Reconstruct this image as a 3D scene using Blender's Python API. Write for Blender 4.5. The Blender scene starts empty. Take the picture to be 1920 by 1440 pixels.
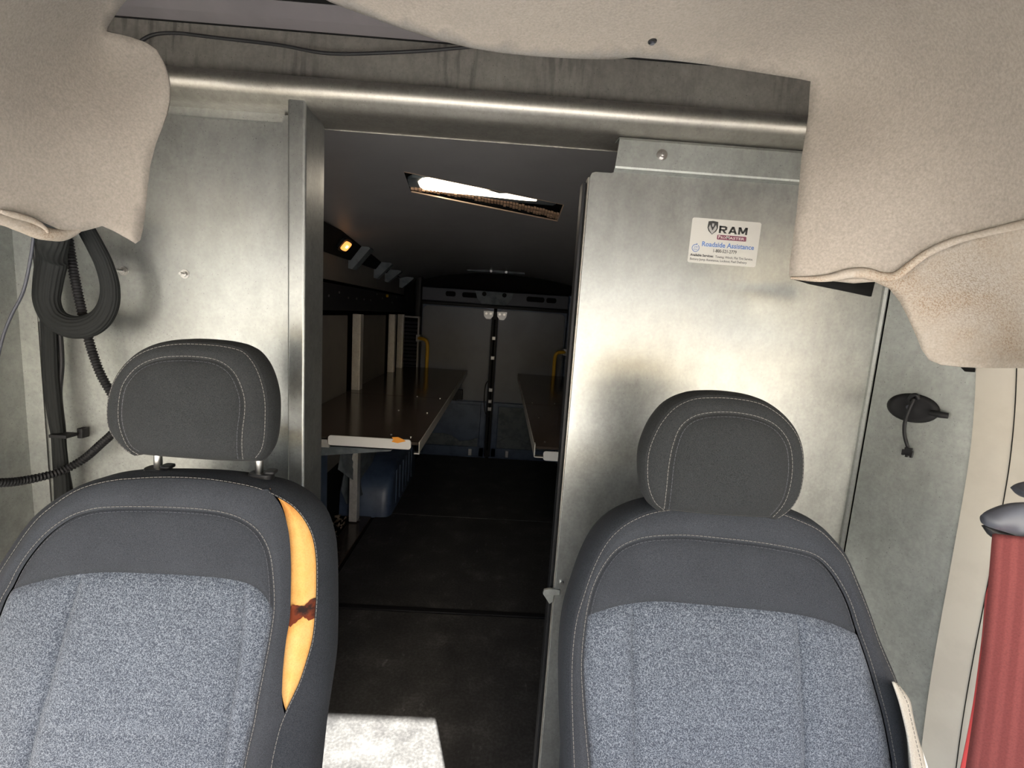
import bpy, bmesh, math, random
import numpy as np
from mathutils import Vector, Matrix
from mathutils.geometry import delaunay_2d_cdt

random.seed(7)
S = bpy.context.scene
COL = S.collection
F = 900.0; CX = 960.0; CY = 720.0
# ------------------------------------------------------------------ camera
_vy = np.array([945 - CX, -(590 - CY), -F]); _vy /= np.linalg.norm(_vy)
_vz = -np.array([545 - CX, -(6900 - CY), -F]); _vz /= np.linalg.norm(_vz)
_vz -= _vy * _vz.dot(_vy); _vz /= np.linalg.norm(_vz)
_vx = np.cross(_vy, _vz)
R = np.stack([_vx, _vy, _vz])
CAM = np.array([0.0, 0.0, 1.51])
cd = bpy.data.cameras.new('camera'); cam = bpy.data.objects.new('camera', cd); COL.objects.link(cam)
cd.sensor_width = 36.0; cd.lens = F / 1920.0 * 36.0; cd.clip_start = 0.02; cd.clip_end = 200
cam.matrix_world = Matrix([list(R[i]) + [CAM[i]] for i in range(3)] + [[0, 0, 0, 1]])
S.camera = cam

# ------------------------------------------------------------------ world, sun, exposure
W = bpy.data.worlds.new('sky'); S.world = W; W.use_nodes = True
_n = W.node_tree.nodes; _l = W.node_tree.links
_sky = _n.new('ShaderNodeTexSky'); _sky.sky_type = 'NISHITA'; _sky.sun_disc = False
_sky.sun_elevation = math.radians(37); _sky.sun_rotation = math.radians(165); _sky.air_density = 1.0; _sky.dust_density = 2.5; _sky.ozone_density = 0.6
_bg = _n['Background']; _bg.inputs['Strength'].default_value = 1.5
_l.new(_sky.outputs['Color'], _bg.inputs['Color'])
sun_d = bpy.data.lights.new('sun', 'SUN'); sun_d.energy = 230.0; sun_d.angle = math.radians(0.6); sun_d.color = (1.0, 0.96, 0.90)
sun = bpy.data.objects.new('sun', sun_d); COL.objects.link(sun)
SUN_DIR = Vector((-0.36, 1.0, -0.79)).normalized()
sun.rotation_euler = SUN_DIR.to_track_quat('-Z', 'Y').to_euler(); sun.location = (2, -4, 5)
def portal(name, loc, rot, sx, sy):
    d = bpy.data.lights.new(name, 'AREA'); d.shape = 'RECTANGLE'; d.size = sx; d.size_y = sy
    d.cycles.is_portal = True
    o = bpy.data.objects.new(name, d); COL.objects.link(o); o.location = loc; o.rotation_euler = rot
portal('windshield_portal', (0, -0.66, 1.30), (math.radians(90 + 36), 0, 0), 2.0, .95)
portal('side_window_portal', (-1.21, .12, 1.36), (0, math.radians(-90), 0), .9, .95)
portal('side_window_portal', (1.15, .12, 1.36), (0, math.radians(90), 0), .9, .95)
vs = S.view_settings
vs.view_transform = 'Standard'; vs.look = 'None'; vs.gamma = 1.0; vs.use_curve_mapping = False
vs.exposure = -0.85
S.cycles.max_bounces = 10; S.cycles.diffuse_bounces = 6; S.cycles.glossy_bounces = 5
S.cycles.sample_clamp_indirect = 6.0
S.cycles.use_denoising = True

# ------------------------------------------------------------------ helpers
def ray(px, py): return R @ np.array([px - CX, -(py - CY), -F])
def PY(px, py, y): d = ray(px, py); return CAM + d * (y / d[1])
def PZ(px, py, z): d = ray(px, py); return CAM + d * ((z - CAM[2]) / d[2])
def PX(px, py, x): d = ray(px, py); return CAM + d * (x / d[0])

def mesh(name, verts, faces, mat, parent=None, smooth=False, mods=None):
    me = bpy.data.meshes.new(name)
    me.from_pydata([tuple(float(c) for c in v) for v in verts], [], [list(f) for f in faces])
    me.update()
    if mat: me.materials.append(mat)
    if smooth: me.polygons.foreach_set('use_smooth', [True] * len(me.polygons))
    bm = bmesh.new(); bm.from_mesh(me); bmesh.ops.recalc_face_normals(bm, faces=bm.faces); bm.to_mesh(me); bm.free()
    o = bpy.data.objects.new(name, me); COL.objects.link(o)
    if parent is not None: setpar(o, parent)
    return o
def world_loc(p):
    m = Matrix.Translation(p.location)
    return m if p.parent is None else p.matrix_parent_inverse @ m
def setpar(o, p):
    o.parent = p
    # every ancestor only ever carries a translation
    t = Vector((0, 0, 0)); q = p
    if '_wl' in _WL: pass
    t = Vector(_WL.get(q.name, (0, 0, 0)))
    o.matrix_parent_inverse = Matrix.Translation(-t)
_WL = {}
def thing(name, label, cat, loc=(0, 0, 0), group=None):
    o = bpy.data.objects.new(name, None); COL.objects.link(o); o.location = loc
    o.empty_display_size = 0.05; _WL[o.name] = tuple(loc)
    o['label'] = label; o['category'] = cat
    if group: o['group'] = group
    return o
def tag(o, label, cat, group=None):
    o['label'] = label; o['category'] = cat
    if group: o['group'] = group
    return o
def struct(o): o['kind'] = 'structure'; return o
def lab(o, l): o['label'] = l; return o
def stuff(o): o['kind'] = 'stuff'; return o

def bevel(o, w, seg=2, ang=35):
    m = o.modifiers.new('bevel', 'BEVEL'); m.width = w; m.segments = seg; m.limit_method = 'ANGLE'; m.angle_limit = math.radians(ang)
    for p in o.data.polygons: p.use_smooth = True
    e = o.modifiers.new('wn', 'WEIGHTED_NORMAL'); e.keep_sharp = True
    return o
def solid(o, t, off=-1):
    m = o.modifiers.new('solid', 'SOLIDIFY'); m.thickness = t; m.offset = off; return o

class MB:
    def __init__(s): s.v = []; s.f = []
    def add(s, verts, faces):
        b = len(s.v); s.v += [tuple(v) for v in verts]; s.f += [[i + b for i in f] for f in faces]; return s
    def box(s, x0, x1, y0, y1, z0, z1):
        return s.add([(x0, y0, z0), (x1, y0, z0), (x1, y1, z0), (x0, y1, z0), (x0, y0, z1), (x1, y0, z1), (x1, y1, z1), (x0, y1, z1)],
                     [(0, 3, 2, 1), (4, 5, 6, 7), (0, 1, 5, 4), (1, 2, 6, 5), (2, 3, 7, 6), (3, 0, 4, 7)])
    def prism(s, pts, d):
        """closed 3-D polygon pts extruded by vector d"""
        n = len(pts); d = np.array(d); pts = [np.array(p) for p in pts]
        return s.add(pts + [p + d for p in pts], [list(range(n))[::-1], [i + n for i in range(n)]] + [[i, (i + 1) % n, (i + 1) % n + n, i + n] for i in range(n)])
    def bar(s, a, b, r, n=8, r2=None):
        a = Vector(a); b = Vector(b); d = (b - a).normalized(); u = d.orthogonal().normalized(); w = d.cross(u); r2 = r if r2 is None else r2
        vv = []
        for c, rr in ((a, r), (b, r2)):
            for i in range(n):
                t = 2 * math.pi * i / n; vv.append(c + u * rr * math.cos(t) + w * rr * math.sin(t))
        return s.add(vv, [list(range(n))[::-1], [i + n for i in range(n)]] + [[i, (i + 1) % n, (i + 1) % n + n, i + n] for i in range(n)])
    def build(s, name, mat, parent=None, smooth=False): return mesh(name, s.v, s.f, mat, parent, smooth)

def box(name, x0, x1, y0, y1, z0, z1, mat, parent=None, bw=0.0):
    o = MB().box(x0, x1, y0, y1, z0, z1).build(name, mat, parent)
    if bw: bevel(o, bw)
    return o
def cat(pts, n=160, closed=False):
    """Catmull-Rom through pts then even resampling to n points"""
    P = [np.array(p, float) for p in pts]; out = []
    m = len(P)
    rng = range(m if closed else m - 1)
    for i in rng:
        if closed: a, b, c, d = P[(i - 1) % m], P[i], P[(i + 1) % m], P[(i + 2) % m]
        else: a, b, c, d = P[max(i - 1, 0)], P[i], P[i + 1], P[min(i + 2, m - 1)]
        for k in range(14):
            t = k / 14.0
            out.append(0.5 * ((2 * b) + (c - a) * t + (2 * a - 5 * b + 4 * c - d) * t * t + (3 * b - a - 3 * c + d) * t ** 3))
    out.append(P[0] if closed else P[-1])
    return resample(np.array(out), n)
def resample(A, n):
    A = np.array(A, float); L = np.concatenate([[0], np.cumsum(np.linalg.norm(np.diff(A, axis=0), axis=1))])
    t = np.linspace(0, L[-1], n); return np.stack([np.interp(t, L, A[:, k]) for k in range(A.shape[1])], 1)
def length(A): return float(np.linalg.norm(np.diff(A, axis=0), axis=1).sum())

def tube(name, pts, r, mat, parent=None, nseg=12, n=120, prof=None, ribs=0, flat=None, closed_ends=True):
    """swept tube; r constant or list along pts; prof(s, theta)->factor"""
    A = cat(pts, n); rr = [r] * len(pts) if not hasattr(r, '__len__') else r
    Rr = np.interp(np.linspace(0, 1, n), np.linspace(0, 1, len(rr)), rr)
    L = length(A); V = []; Fc = []
    T = np.gradient(A, axis=0); T /= np.linalg.norm(T, axis=1)[:, None]
    ref = np.array([0.0, -1.0, 0.0]); 
    for i in range(n):
        u = ref - T[i] * ref.dot(T[i])
        if np.linalg.norm(u) < 1e-3: u = np.array([1.0, 0, 0])
        u /= np.linalg.norm(u); w = np.cross(T[i], u); 
        for k in range(nseg):
            th = 2 * math.pi * k / nseg; f = 1.0
            if prof: f = prof(L * i / (n - 1), th, i)
            V.append(A[i] + (u * math.cos(th) * (flat or 1.0) + w * math.sin(th)) * Rr[i] * f)
    for i in range(n - 1):
        for k in range(nseg):
            k2 = (k + 1) % nseg; Fc.append([i * nseg + k, i * nseg + k2, (i + 1) * nseg + k2, (i + 1) * nseg + k])
    Fc.append(list(range(nseg))[::-1]); Fc.append([(n - 1) * nseg + k for k in range(nseg)])
    return mesh(name, V, Fc, mat, parent, True)

# ------------------------------------------------------------------ materials
def mat(name, col, rough=0.5, metal=0.0, spec=0.5, build=None):
    m = bpy.data.materials.new(name); m.use_nodes = True
    b = m.node_tree.nodes['Principled BSDF']
    b.inputs['Base Color'].default_value = (*col, 1); b.inputs['Roughness'].default_value = rough
    b.inputs['Metallic'].default_value = metal; b.inputs['Specular IOR Level'].default_value = spec
    if build: build(m.node_tree.nodes, m.node_tree.links, b)
    return m
def coords(n, l, scale=(1, 1, 1)):
    c = n.new('ShaderNodeTexCoord'); mp = n.new('ShaderNodeMapping'); mp.inputs['Scale'].default_value = scale
    l.new(c.outputs['Object'], mp.inputs['Vector']); return mp.outputs['Vector']
def noise(n, l, vec, scale, detail=3, rough=0.5):
    t = n.new('ShaderNodeTexNoise'); t.inputs['Scale'].default_value = scale; t.inputs['Detail'].default_value = detail; t.inputs['Roughness'].default_value = rough
    l.new(vec, t.inputs['Vector']); return t.outputs['Fac']
def ramp(n, l, fac, stops, interp='LINEAR'):
    r = n.new('ShaderNodeValToRGB'); r.color_ramp.interpolation = interp
    e = r.color_ramp.elements
    while len(e) < len(stops): e.new(0.5)
    for k, (p, c) in enumerate(stops): e[k].position = p; e[k].color = (*c, 1) if len(c) == 3 else c
    l.new(fac, r.inputs['Fac']); return r.outputs['Color']
def mulc(n, l, a, b, t='MULTIPLY', f=1.0):
    m = n.new('ShaderNodeMix'); m.data_type = 'RGBA'; m.blend_type = t
    if isinstance(f, float): m.inputs[0].default_value = f
    else: l.new(f, m.inputs[0])
    for s, q in ((6, a), (7, b)):
        if isinstance(q, tuple): m.inputs[s].default_value = (*q, 1)
        else: l.new(q, m.inputs[s])
    return m.outputs[2]
def bump(n, l, b, h, strength, dist=0.002):
    q = n.new('ShaderNodeBump'); q.inputs['Strength'].default_value = strength; q.inputs['Distance'].default_value = dist
    l.new(h, q.inputs['Height']); l.new(q.outputs['Normal'], b.inputs['Normal'])
G = lambda v: (v, v, v)

def b_galv(col, streak=False, rlo=0.38, rhi=0.52, bs=.10):
    def f(n, l, b):
        v = coords(n, l)
        a = noise(n, l, v, 5, 4); g = noise(n, l, v, 140, 2); s = noise(n, l, coords(n, l, (1, 1, .18)), 30, 3)
        c = ramp(n, l, a, [(0.3, tuple(x * .86 for x in col)), (0.7, col)])
        c = mulc(n, l, c, ramp(n, l, g, [(0.35, G(.9)), (0.65, G(1.0))]))
        c = mulc(n, l, c, ramp(n, l, s, [(0.3, G(.93)), (0.6, G(1.0))]))
        sp = noise(n, l, coords(n, l, (1, 1, .7)), 38, 5, .7)
        c = mulc(n, l, c, ramp(n, l, sp, [(0.32, G(.84)), (0.62, G(1.04))]))
        pit = noise(n, l, v, 330, 1)
        c = mulc(n, l, c, ramp(n, l, pit, [(0.24, G(.55)), (0.30, G(1.0))]))
        if streak:
            st = noise(n, l, coords(n, l, (1, 1, .06)), 80, 2)
            wide = noise(n, l, coords(n, l, (1, 1, .1)), 4, 2)
            k = mulc(n, l, ramp(n, l, st, [(0.50, G(0)), (0.64, G(1))]), ramp(n, l, wide, [(0.45, G(0)), (0.6, G(1))]))
            c = mulc(n, l, c, G(.62), 'MULTIPLY', k)
        l.new(c, b.inputs['Base Color'])
        rr = n.new('ShaderNodeMapRange'); rr.inputs['To Min'].default_value = rlo; rr.inputs['To Max'].default_value = rhi
        l.new(s, rr.inputs['Value']); l.new(rr.outputs[0], b.inputs['Roughness'])
        if bs: bump(n, l, b, g, bs, .0006)
    return f
def b_fab(c1, c2, scale=900, bs=.25):
    def f(n, l, b):
        v = coords(n, l); a = noise(n, l, v, scale, 2); w = noise(n, l, v, 14, 3)
        c = ramp(n, l, a, [(0.35, c1), (0.65, c2)])
        c = mulc(n, l, c, ramp(n, l, w, [(0.3, G(.88)), (0.7, G(1.0))]))
        l.new(c, b.inputs['Base Color']); bump(n, l, b, a, bs, .0008)
        b.inputs['Sheen Weight'].default_value = .02; b.inputs['Sheen Roughness'].default_value = .5
    return f
def b_speckle(n, l, b):
    v = coords(n, l)
    a = noise(n, l, v, 300, 1.2, .55); w = noise(n, l, v, 5, 2)
    c = ramp(n, l, a, [(0.36, (.034, .041, .056)), (0.45, (.054, .064, .083)), (.50, (.165, .185, .215)), (.55, (.054, .064, .083)), (.66, (.034, .041, .056))])
    c = mulc(n, l, c, ramp(n, l, w, [(0.3, G(.9)), (0.7, G(1.0))]))
    l.new(c, b.inputs['Base Color']); bump(n, l, b, a, .5, .001)
    b.inputs['Sheen Weight'].default_value = .05
def b_felt(n, l, b):
    v = coords(n, l); a = noise(n, l, v, 260, 4, .65); m = noise(n, l, v, 7, 4); k = noise(n, l, coords(n, l, (1, 1, 1.6)), 34, 4, .6)
    c = ramp(n, l, a, [(0.3, (.205, .181, .156)), (0.7, (.295, .263, .230))])
    c = mulc(n, l, c, ramp(n, l, m, [(0.3, G(.93)), (0.62, G(1.0))]))
    c = mulc(n, l, c, ramp(n, l, k, [(0.25, G(.94)), (0.5, G(1.0))]))
    l.new(c, b.inputs['Base Color']); bump(n, l, b, a, .35, .0010)
    b.inputs['Sheen Weight'].default_value = .1
def b_felt_dirty(n, l, b):
    v = coords(n, l); a = noise(n, l, v, 300, 3, .65); m = noise(n, l, v, 11, 5, .6); d = noise(n, l, v, 420, 3, .7)
    c = ramp(n, l, a, [(0.3, (.265, .236, .205)), (0.7, (.36, .325, .285))])
    k = mulc(n, l, ramp(n, l, m, [(0.53, G(0)), (0.66, G(.85))]), ramp(n, l, d, [(0.50, G(0)), (0.60, G(1))]))
    vd = n.new('ShaderNodeVectorMath'); vd.operation = 'DISTANCE'; l.new(v, vd.inputs[0]); vd.inputs[1].default_value = tuple(PY(1790, 560, .70))
    near = ramp(n, l, vd.outputs['Value'], [(0.02, G(.9)), (0.11, G(0))])
    c = mulc(n, l, c, (.17, .13, .095), 'MIX', mulc(n, l, near, ramp(n, l, d, [(0.47, G(0)), (0.60, G(1))])))
    c = mulc(n, l, c, (.20, .14, .10), 'MIX', k)
    c = mulc(n, l, c, ramp(n, l, m, [(0.4, G(1.0)), (0.75, (.90, .84, .76))]))
    l.new(c, b.inputs['Base Color']); bump(n, l, b, a, .4, .0012)
def b_rubber(n, l, b):
    v = coords(n, l); a = noise(n, l, v, 6, 6, .65); g = noise(n, l, v, 90, 3, .6); s = noise(n, l, coords(n, l, (1, .35, 1)), 30, 4, .6)
    c = ramp(n, l, a, [(0.35, (.022, .022, .022)), (0.55, (.040, .040, .039)), (.75, (.085, .084, .081))])
    c = mulc(n, l, c, ramp(n, l, g, [(0.4, G(.7)), (0.7, G(1.3))]))
    c = mulc(n, l, c, ramp(n, l, s, [(0.64, G(1.0)), (0.72, G(2.2))]))
    l.new(c, b.inputs['Base Color']); bump(n, l, b, g, .3, .001)
    rr = n.new('ShaderNodeMapRange'); rr.inputs['To Min'].default_value = .5; rr.inputs['To Max'].default_value = .8
    l.new(a, rr.inputs['Value']); l.new(rr.outputs[0], b.inputs['Roughness'])
def b_foam(n, l, b):
    v = coords(n, l); a = noise(n, l, v, 420, 3, .6); m = noise(n, l, v, 22, 4)
    c = ramp(n, l, m, [(0.3, (.42, .19, .05)), (0.5, (.50, .275, .085)), (.7, (.50, .30, .11))])
    c = mulc(n, l, c, ramp(n, l, a, [(0.3, G(.82)), (0.6, G(1.0))]))
    l.new(c, b.inputs['Base Color']); bump(n, l, b, a, .5, .001)
def b_wornpaint(base, dark, sc=18):
    def f(n, l, b):
        v = coords(n, l); a = noise(n, l, v, sc, 5, .6)
        c = ramp(n, l, a, [(0.38, dark), (0.55, base)])
        l.new(c, b.inputs['Base Color']); bump(n, l, b, noise(n, l, v, 120, 2), .1, .001)
    return f

M = {}
M['galv'] = mat('galvanised_steel', (.56, .56, .53), .35, .9, build=b_galv((.425, .435, .42), False, .33, .47))
M['galv_header'] = mat('stained_steel', (.4, .4, .37), .4, .75, build=b_galv((.30, .285, .26), True, .42, .55))
M['galv_roll'] = mat('rolled_steel', (.6, .58, .52), .3, .9, build=b_galv((.42, .40, .36), False, .40, .48, 0))
M['galv_side'] = mat('dull_galvanised_steel', (.5, .5, .48), .45, .8, build=b_galv((.41, .425, .405), False, .42, .55))
M['alu'] = mat('aluminium', (.62, .6, .57), .35, .45, build=b_galv((.66, .64, .60), False, .3, .45))
M['fabric'] = mat('charcoal_fabric', (.03, .03, .035), .9, 0, .06, b_fab((.020, .022, .0265), (.037, .0405, .048)))
M['fabric_head'] = mat('charcoal_headrest_fabric', (.03, .03, .035), .9, 0, .06, b_fab((.013, .014, .015), (.027, .0285, .030)))
M['fabric_side'] = mat('ribbed_side_fabric', (.03, .03, .035), .9, 0, .06, b_fab((.014, .016, .020), (.029, .032, .038), 700))
M['speckle'] = mat('speckled_fabric', (.1, .11, .13), .95, 0, .2, b_speckle)
M['thread'] = mat('grey_thread', (.15, .146, .138), .85, 0, .2)
M['foam'] = mat('yellow_foam', (.75, .42, .13), .95, 0, .2, b_foam)
M['burnt'] = mat('burnt_foam', (.05, .012, .006), .9, 0, .2, b_wornpaint((.09, .018, .006), (.012, .006, .005), 45))
M['felt'] = mat('beige_felt', (.4, .36, .31), 1.0, 0, .1, b_felt)
M['felt_dirty'] = mat('stained_beige_felt', (.5, .45, .4), 1.0, 0, .1, b_felt_dirty)
M['rubber'] = mat('black_rubber_mat', (.015, .015, .015), .6, 0, .4, b_rubber)
M['black'] = mat('black_plastic', (.010, .010, .011), .5, 0, .18)
M['blackdull'] = mat('black_braid', (.012, .013, .013), .75, 0, .12)
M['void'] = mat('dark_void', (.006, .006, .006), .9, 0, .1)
M['roofboard'] = mat('purple_grey_board', (.13, .12, .125), .8, 0, .3, b_wornpaint((.115, .105, .112), (.10, .093, .098), 6))
M['ceil'] = mat('ceiling_liner', (.2, .19, .19), .42, 0, .5, b_wornpaint((.24, .232, .234), (.225, .217, .22), 5))
M['wallpanel'] = mat('grey_wall_liner', (.25, .23, .2), .6, 0, .4, b_wornpaint((.10, .09, .078), (.085, .077, .069), 5))
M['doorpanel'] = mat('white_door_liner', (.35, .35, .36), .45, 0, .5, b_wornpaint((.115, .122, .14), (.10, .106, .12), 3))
M['blue'] = mat('dark_blue_paint', (.02, .035, .07), .4, 0, .5, b_wornpaint((.048, .072, .12), (.028, .044, .080), 8))
M['bluegrey'] = mat('blue_grey_sheet', (.06, .075, .08), .6, 0, .4, b_wornpaint((.095, .11, .12), (.055, .066, .072), 14))
M['shelf'] = mat('brown_shelf_board', (.12, .09, .07), .15, 0, .5, b_wornpaint((.05, .038, .031), (.038, .03, .025), 7))
M['white'] = mat('white_plate', (.72, .71, .70), .4)
M['orange'] = mat('orange_label', (.85, .33, .03), .5)
M['yellow'] = mat('yellow_rail', (.62, .36, .02), .4)
M['steel'] = mat('bright_steel', (.62, .61, .59), .32, 1.0)
M['steeldark'] = mat('dark_steel', (.25, .25, .25), .35, .9)
M['trim'] = mat('beige_plastic', (.48, .45, .39), .6, 0, .4, b_wornpaint((.50, .465, .40), (.46, .425, .365), 9))
M['plastic'] = mat('dark_grey_plastic', (.045, .048, .060), .5, 0, .35)
def b_belt(n, l, b):
    c = n.new('ShaderNodeUVMap'); w = n.new('ShaderNodeTexWave'); w.inputs['Scale'].default_value = 1.6; w.inputs['Distortion'].default_value = 0.4
    l.new(c.outputs['UV'], w.inputs['Vector'])
    f = noise(n, l, coords(n, l), 500, 2)
    q = ramp(n, l, w.outputs['Fac'], [(0.3, (.155, .036, .035)), (0.8, (.19, .048, .046))])
    q = mulc(n, l, q, ramp(n, l, f, [(0.3, G(.85)), (0.6, G(1.0))]))
    l.new(q, b.inputs['Base Color']); bump(n, l, b, f, .3, .0008)
M['belt'] = mat('red_webbing', (.37, .055, .052), .8, 0, .3, b_belt)
M['dash'] = mat('grey_dashboard', (.42, .415, .405), .6)
M['asphalt'] = mat('asphalt', (.36, .345, .32), .9)
M['hood'] = mat('white_paint', (.7, .7, .7), .5)
M['sticker'] = mat('sticker_paper', (.78, .76, .70), .45)
M['ink'] = mat('black_ink', (.012, .012, .012), .5)
M['inkblue'] = mat('blue_ink', (.07, .14, .33), .5)
M['maroon'] = mat('maroon_ink', (.11, .02, .045), .5)
M['inkgrey'] = mat('grey_ink', (.35, .34, .33), .5)
M['beigeside'] = mat('cream_cover', (.62, .59, .52), .8, 0, .3, b_fab((.36, .34, .30), (.48, .46, .41), 500))
M['debris'] = mat('dusty_debris', (.14, .11, .08), .9, 0, .3, b_wornpaint((.20, .16, .12), (.05, .04, .03), 40))
def emit(name, col, s):
    m = mat(name, col, .5); b = m.node_tree.nodes['Principled BSDF']
    b.inputs['Emission Color'].default_value = (*col, 1); b.inputs['Emission Strength'].default_value = s; return m
M['lamp'] = emit('warm_dome_lamp', (1.0, .86, .66), 9.0)
M['amber'] = emit('amber_lamp', (1.0, .42, .10), 2.6)
M['amberhot'] = emit('amber_lamp_core', (1.0, .62, .25), 7.0)

# ================================================================== SHELL
XL, XR = -1.12, 1.06
ZR = 2.24
# ground outside, floor
struct(box('ground', -40, 40, -60, 40, -0.75, -0.70, M['asphalt']))
vh = MB().prism([(XL, -1.01, .66), (XL, -1.5, .54), (XL, -1.75, .45), (XL, -1.8, .0), (XL, -1.01, .0)], (XR - XL, 0, 0)).build('bounce_hood', M['hood']); tag(vh, 'unseen white van hood outside the windshield, added to bounce light into the cab', 'hood')  # out of view, added to bounce sunlight up to the headliner
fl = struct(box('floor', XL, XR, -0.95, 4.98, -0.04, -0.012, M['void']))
def slab(x0, x1, y0, y1, z1=0.0):
    return box('floor_mat', x0, x1, y0, y1, -0.012, z1, M['rubber'], fl, .004)
slab(-1.0, .95, 0.5, 2.235); slab(-.844, .95, 2.275, 3.395); slab(-.80, .95, 3.405, 4.93)
strip = MB().box(-1.0, .95, 2.238, 2.272, -.012, .006); strip.build('joint_strip', M['black'], fl); bevel(bpy.data.objects[-1] if False else COL.objects[-1], .003)
# body sides of the cab and load bay
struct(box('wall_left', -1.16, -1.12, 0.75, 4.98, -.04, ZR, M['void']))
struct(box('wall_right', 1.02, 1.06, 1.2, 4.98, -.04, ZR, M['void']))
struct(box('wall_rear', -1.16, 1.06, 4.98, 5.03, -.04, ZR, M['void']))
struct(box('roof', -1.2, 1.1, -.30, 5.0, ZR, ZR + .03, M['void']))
# cab doors with window openings (beside and behind the camera)
for nm, x0, x1, s in (('wall_cab_left', -1.20, -1.12, -1), ('wall_cab_right', 1.06, 1.14, 1)):
    mb = MB().box(x0, x1, -.95, 1.25, -.04, .95).box(x0, x1, -.36, 1.25, 1.78, ZR).box(x0, x1, .38, 1.25, .95, 1.78).box(x0, x1, -.38, -.30, .95, 1.78)
    struct(mb.build(nm, M['trim']))
struct(box('wall_cab_front', XL, XR, -1.0, -.95, -.04, .67, M['dash']))
mb = MB(); mb.prism([(XL + .01, -.94, .68), (XL + .01, -.75, .71), (XL + .01, -.52, .69), (XL + .01, -.48, .6), (XL + .01, -.55, .40), (XL + .01, -.94, .40)], (XR - XL - .02, 0, 0))  # dashboard out of view, shaped low and pale for what the steel reflects
db = mb.build('dashboard', M['dash']); bevel(db, .02, 3); tag(db, 'unseen grey dashboard under the windshield, set low and pale to brighten the steel reflections', 'dashboard')
# unseen windshield header and cab ceiling front, lowered to shape sun patch and reflections
mb = MB().prism([(XL - .05, -.36, 1.54), (XL - .05, -.28, 1.52), (XL - .05, -.02, 1.75), (XL - .05, .10, 1.93), (XL - .05, .42, 1.965), (XL - .05, .42, 2.0), (XL - .05, -.25, 2.0), (XL - .05, -.36, ZR + .03)], (XR - XL + .1, 0, 0))
struct(mb.build('ceiling_cab', M['felt']))
mb = MB()
for x in (XL - .02, XR - .06):
    mb.prism([(x, -1.05, .68), (x, -.98, .68), (x, -.28, 1.55), (x, -.36, 1.55)], (.08, 0, 0))
struct(mb.build('trim_1', M['trim']))

# ---- load bay ceiling with the lamp cut-out
CZ = 2.03
def cz(x, y): return 2.045 - .045 * max(0, y - 2.0) - .13 * abs((x + .03) / .92) ** 2.4
def PC(px, py):
    z = CZ
    for _ in range(6): p = PZ(px, py, z); z = cz(p[0], p[1])
    return p
hq = [PC(757, 322), PC(1057, 384), PC(1045, 415), PC(771, 360)]
H = [(q_[0], q_[1]) for q_ in hq]
_vv = [Vector(h) for h in H]; _ed = [(0, 1), (1, 2), (2, 3), (3, 0)]
_b = []
for x in np.linspace(-1.0, .94, 15): _b.append((x, 1.19))
for y in np.linspace(1.19, 4.97, 22)[1:]: _b.append((.94, y))
for x in np.linspace(.94, -1.0, 15)[1:]: _b.append((x, 4.97))
for y in np.linspace(4.97, 1.19, 22)[1:-1]: _b.append((-1.0, y))
_k = len(_vv); _vv += [Vector(p) for p in _b]; _ed += [(_k + i, _k + (i + 1) % len(_b)) for i in range(len(_b))]
def _inq(x, y, P, grow=0.0):
    c = False; j = len(P) - 1
    for i in range(len(P)):
        if (P[i][1] > y) != (P[j][1] > y) and x < (P[j][0] - P[i][0]) * (y - P[i][1]) / (P[j][1] - P[i][1]) + P[i][0]: c = not c
        j = i
    return c
for x in np.linspace(-.93, .87, 16):
    for y in np.linspace(1.3, 4.85, 22):
        if not any(_inq(x + a, y + b, H) for a in (-.06, 0, .06) for b in (-.06, 0, .06)): _vv.append(Vector((x, y)))
_r = delaunay_2d_cdt(_vv, _ed, [], 0, 1e-6)
_F = [list(f) for f in _r[2] if not _inq(sum(_r[0][i].x for i in f) / 3, sum(_r[0][i].y for i in f) / 3, H)]
ceil = struct(mesh('ceiling', [(v.x, v.y, cz(v.x, v.y)) for v in _r[0]], _F, M['ceil'], None, True))
for p in ceil.data.polygons:
    pass
# lamp recess
lt = thing('dome_lamp', 'lit dome lamp in the rectangular cut-out of the dark load bay ceiling', 'lamp', (0, 2.3, CZ + .05))
def hp(u, v, z):   # u along the long side, v across; z is relative to the flat lamp level
    a = np.array(H[0]) * (1 - u) * (1 - v) + np.array(H[1]) * u * (1 - v) + np.array(H[2]) * u * v + np.array(H[3]) * (1 - u) * v
    return (a[0], a[1], z - CZ + cz(a[0], a[1]))
def rrect(u0, u1, v0, v1, ru, rv, n=6):
    P = []
    for cu, cv, a0 in ((u1 - ru, v0 + rv, -90), (u1 - ru, v1 - rv, 0), (u0 + ru, v1 - rv, 90), (u0 + ru, v0 + rv, 180)):
        for k in range(n + 1):
            a = math.radians(a0 + 90 * k / n); P.append((cu + ru * math.cos(a), cv + rv * math.sin(a)))
    return P
mb = MB(); E0 = .01
P = [hp(-E0, -E0 * 3, CZ + .013), hp(1 + E0, -E0 * 3, CZ + .013), hp(1 + E0, 1 + E0 * 3, CZ + .013), hp(-E0, 1 + E0 * 3, CZ + .013)]
Q = [(p[0], p[1], CZ + .11) for p in P]
mb.add(P + Q, [[0, 1, 5, 4], [1, 2, 6, 5], [2, 3, 7, 6], [3, 0, 4, 7], [4, 5, 6, 7]])
mb.build('housing', M['void'], lt)
def lampslab(name, pts, dz, th, m):
    P = []
    for x, y in cat(pts, 48, True)[:-1]:
        z = CZ
        for _ in range(5): p = PZ(x, y, z); z = cz(p[0], p[1]) + dz
        P.append(tuple(p))
    return MB().prism(P, (0, 0, th)).build(name, m, lt)
lampslab('bezel', [(764, 337), (775, 333), (860, 342), (1000, 370), (1045, 385), (1000, 382), (880, 370), (800, 363), (778, 358), (768, 350)], .016, .012, M['bluegrey'])
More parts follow.
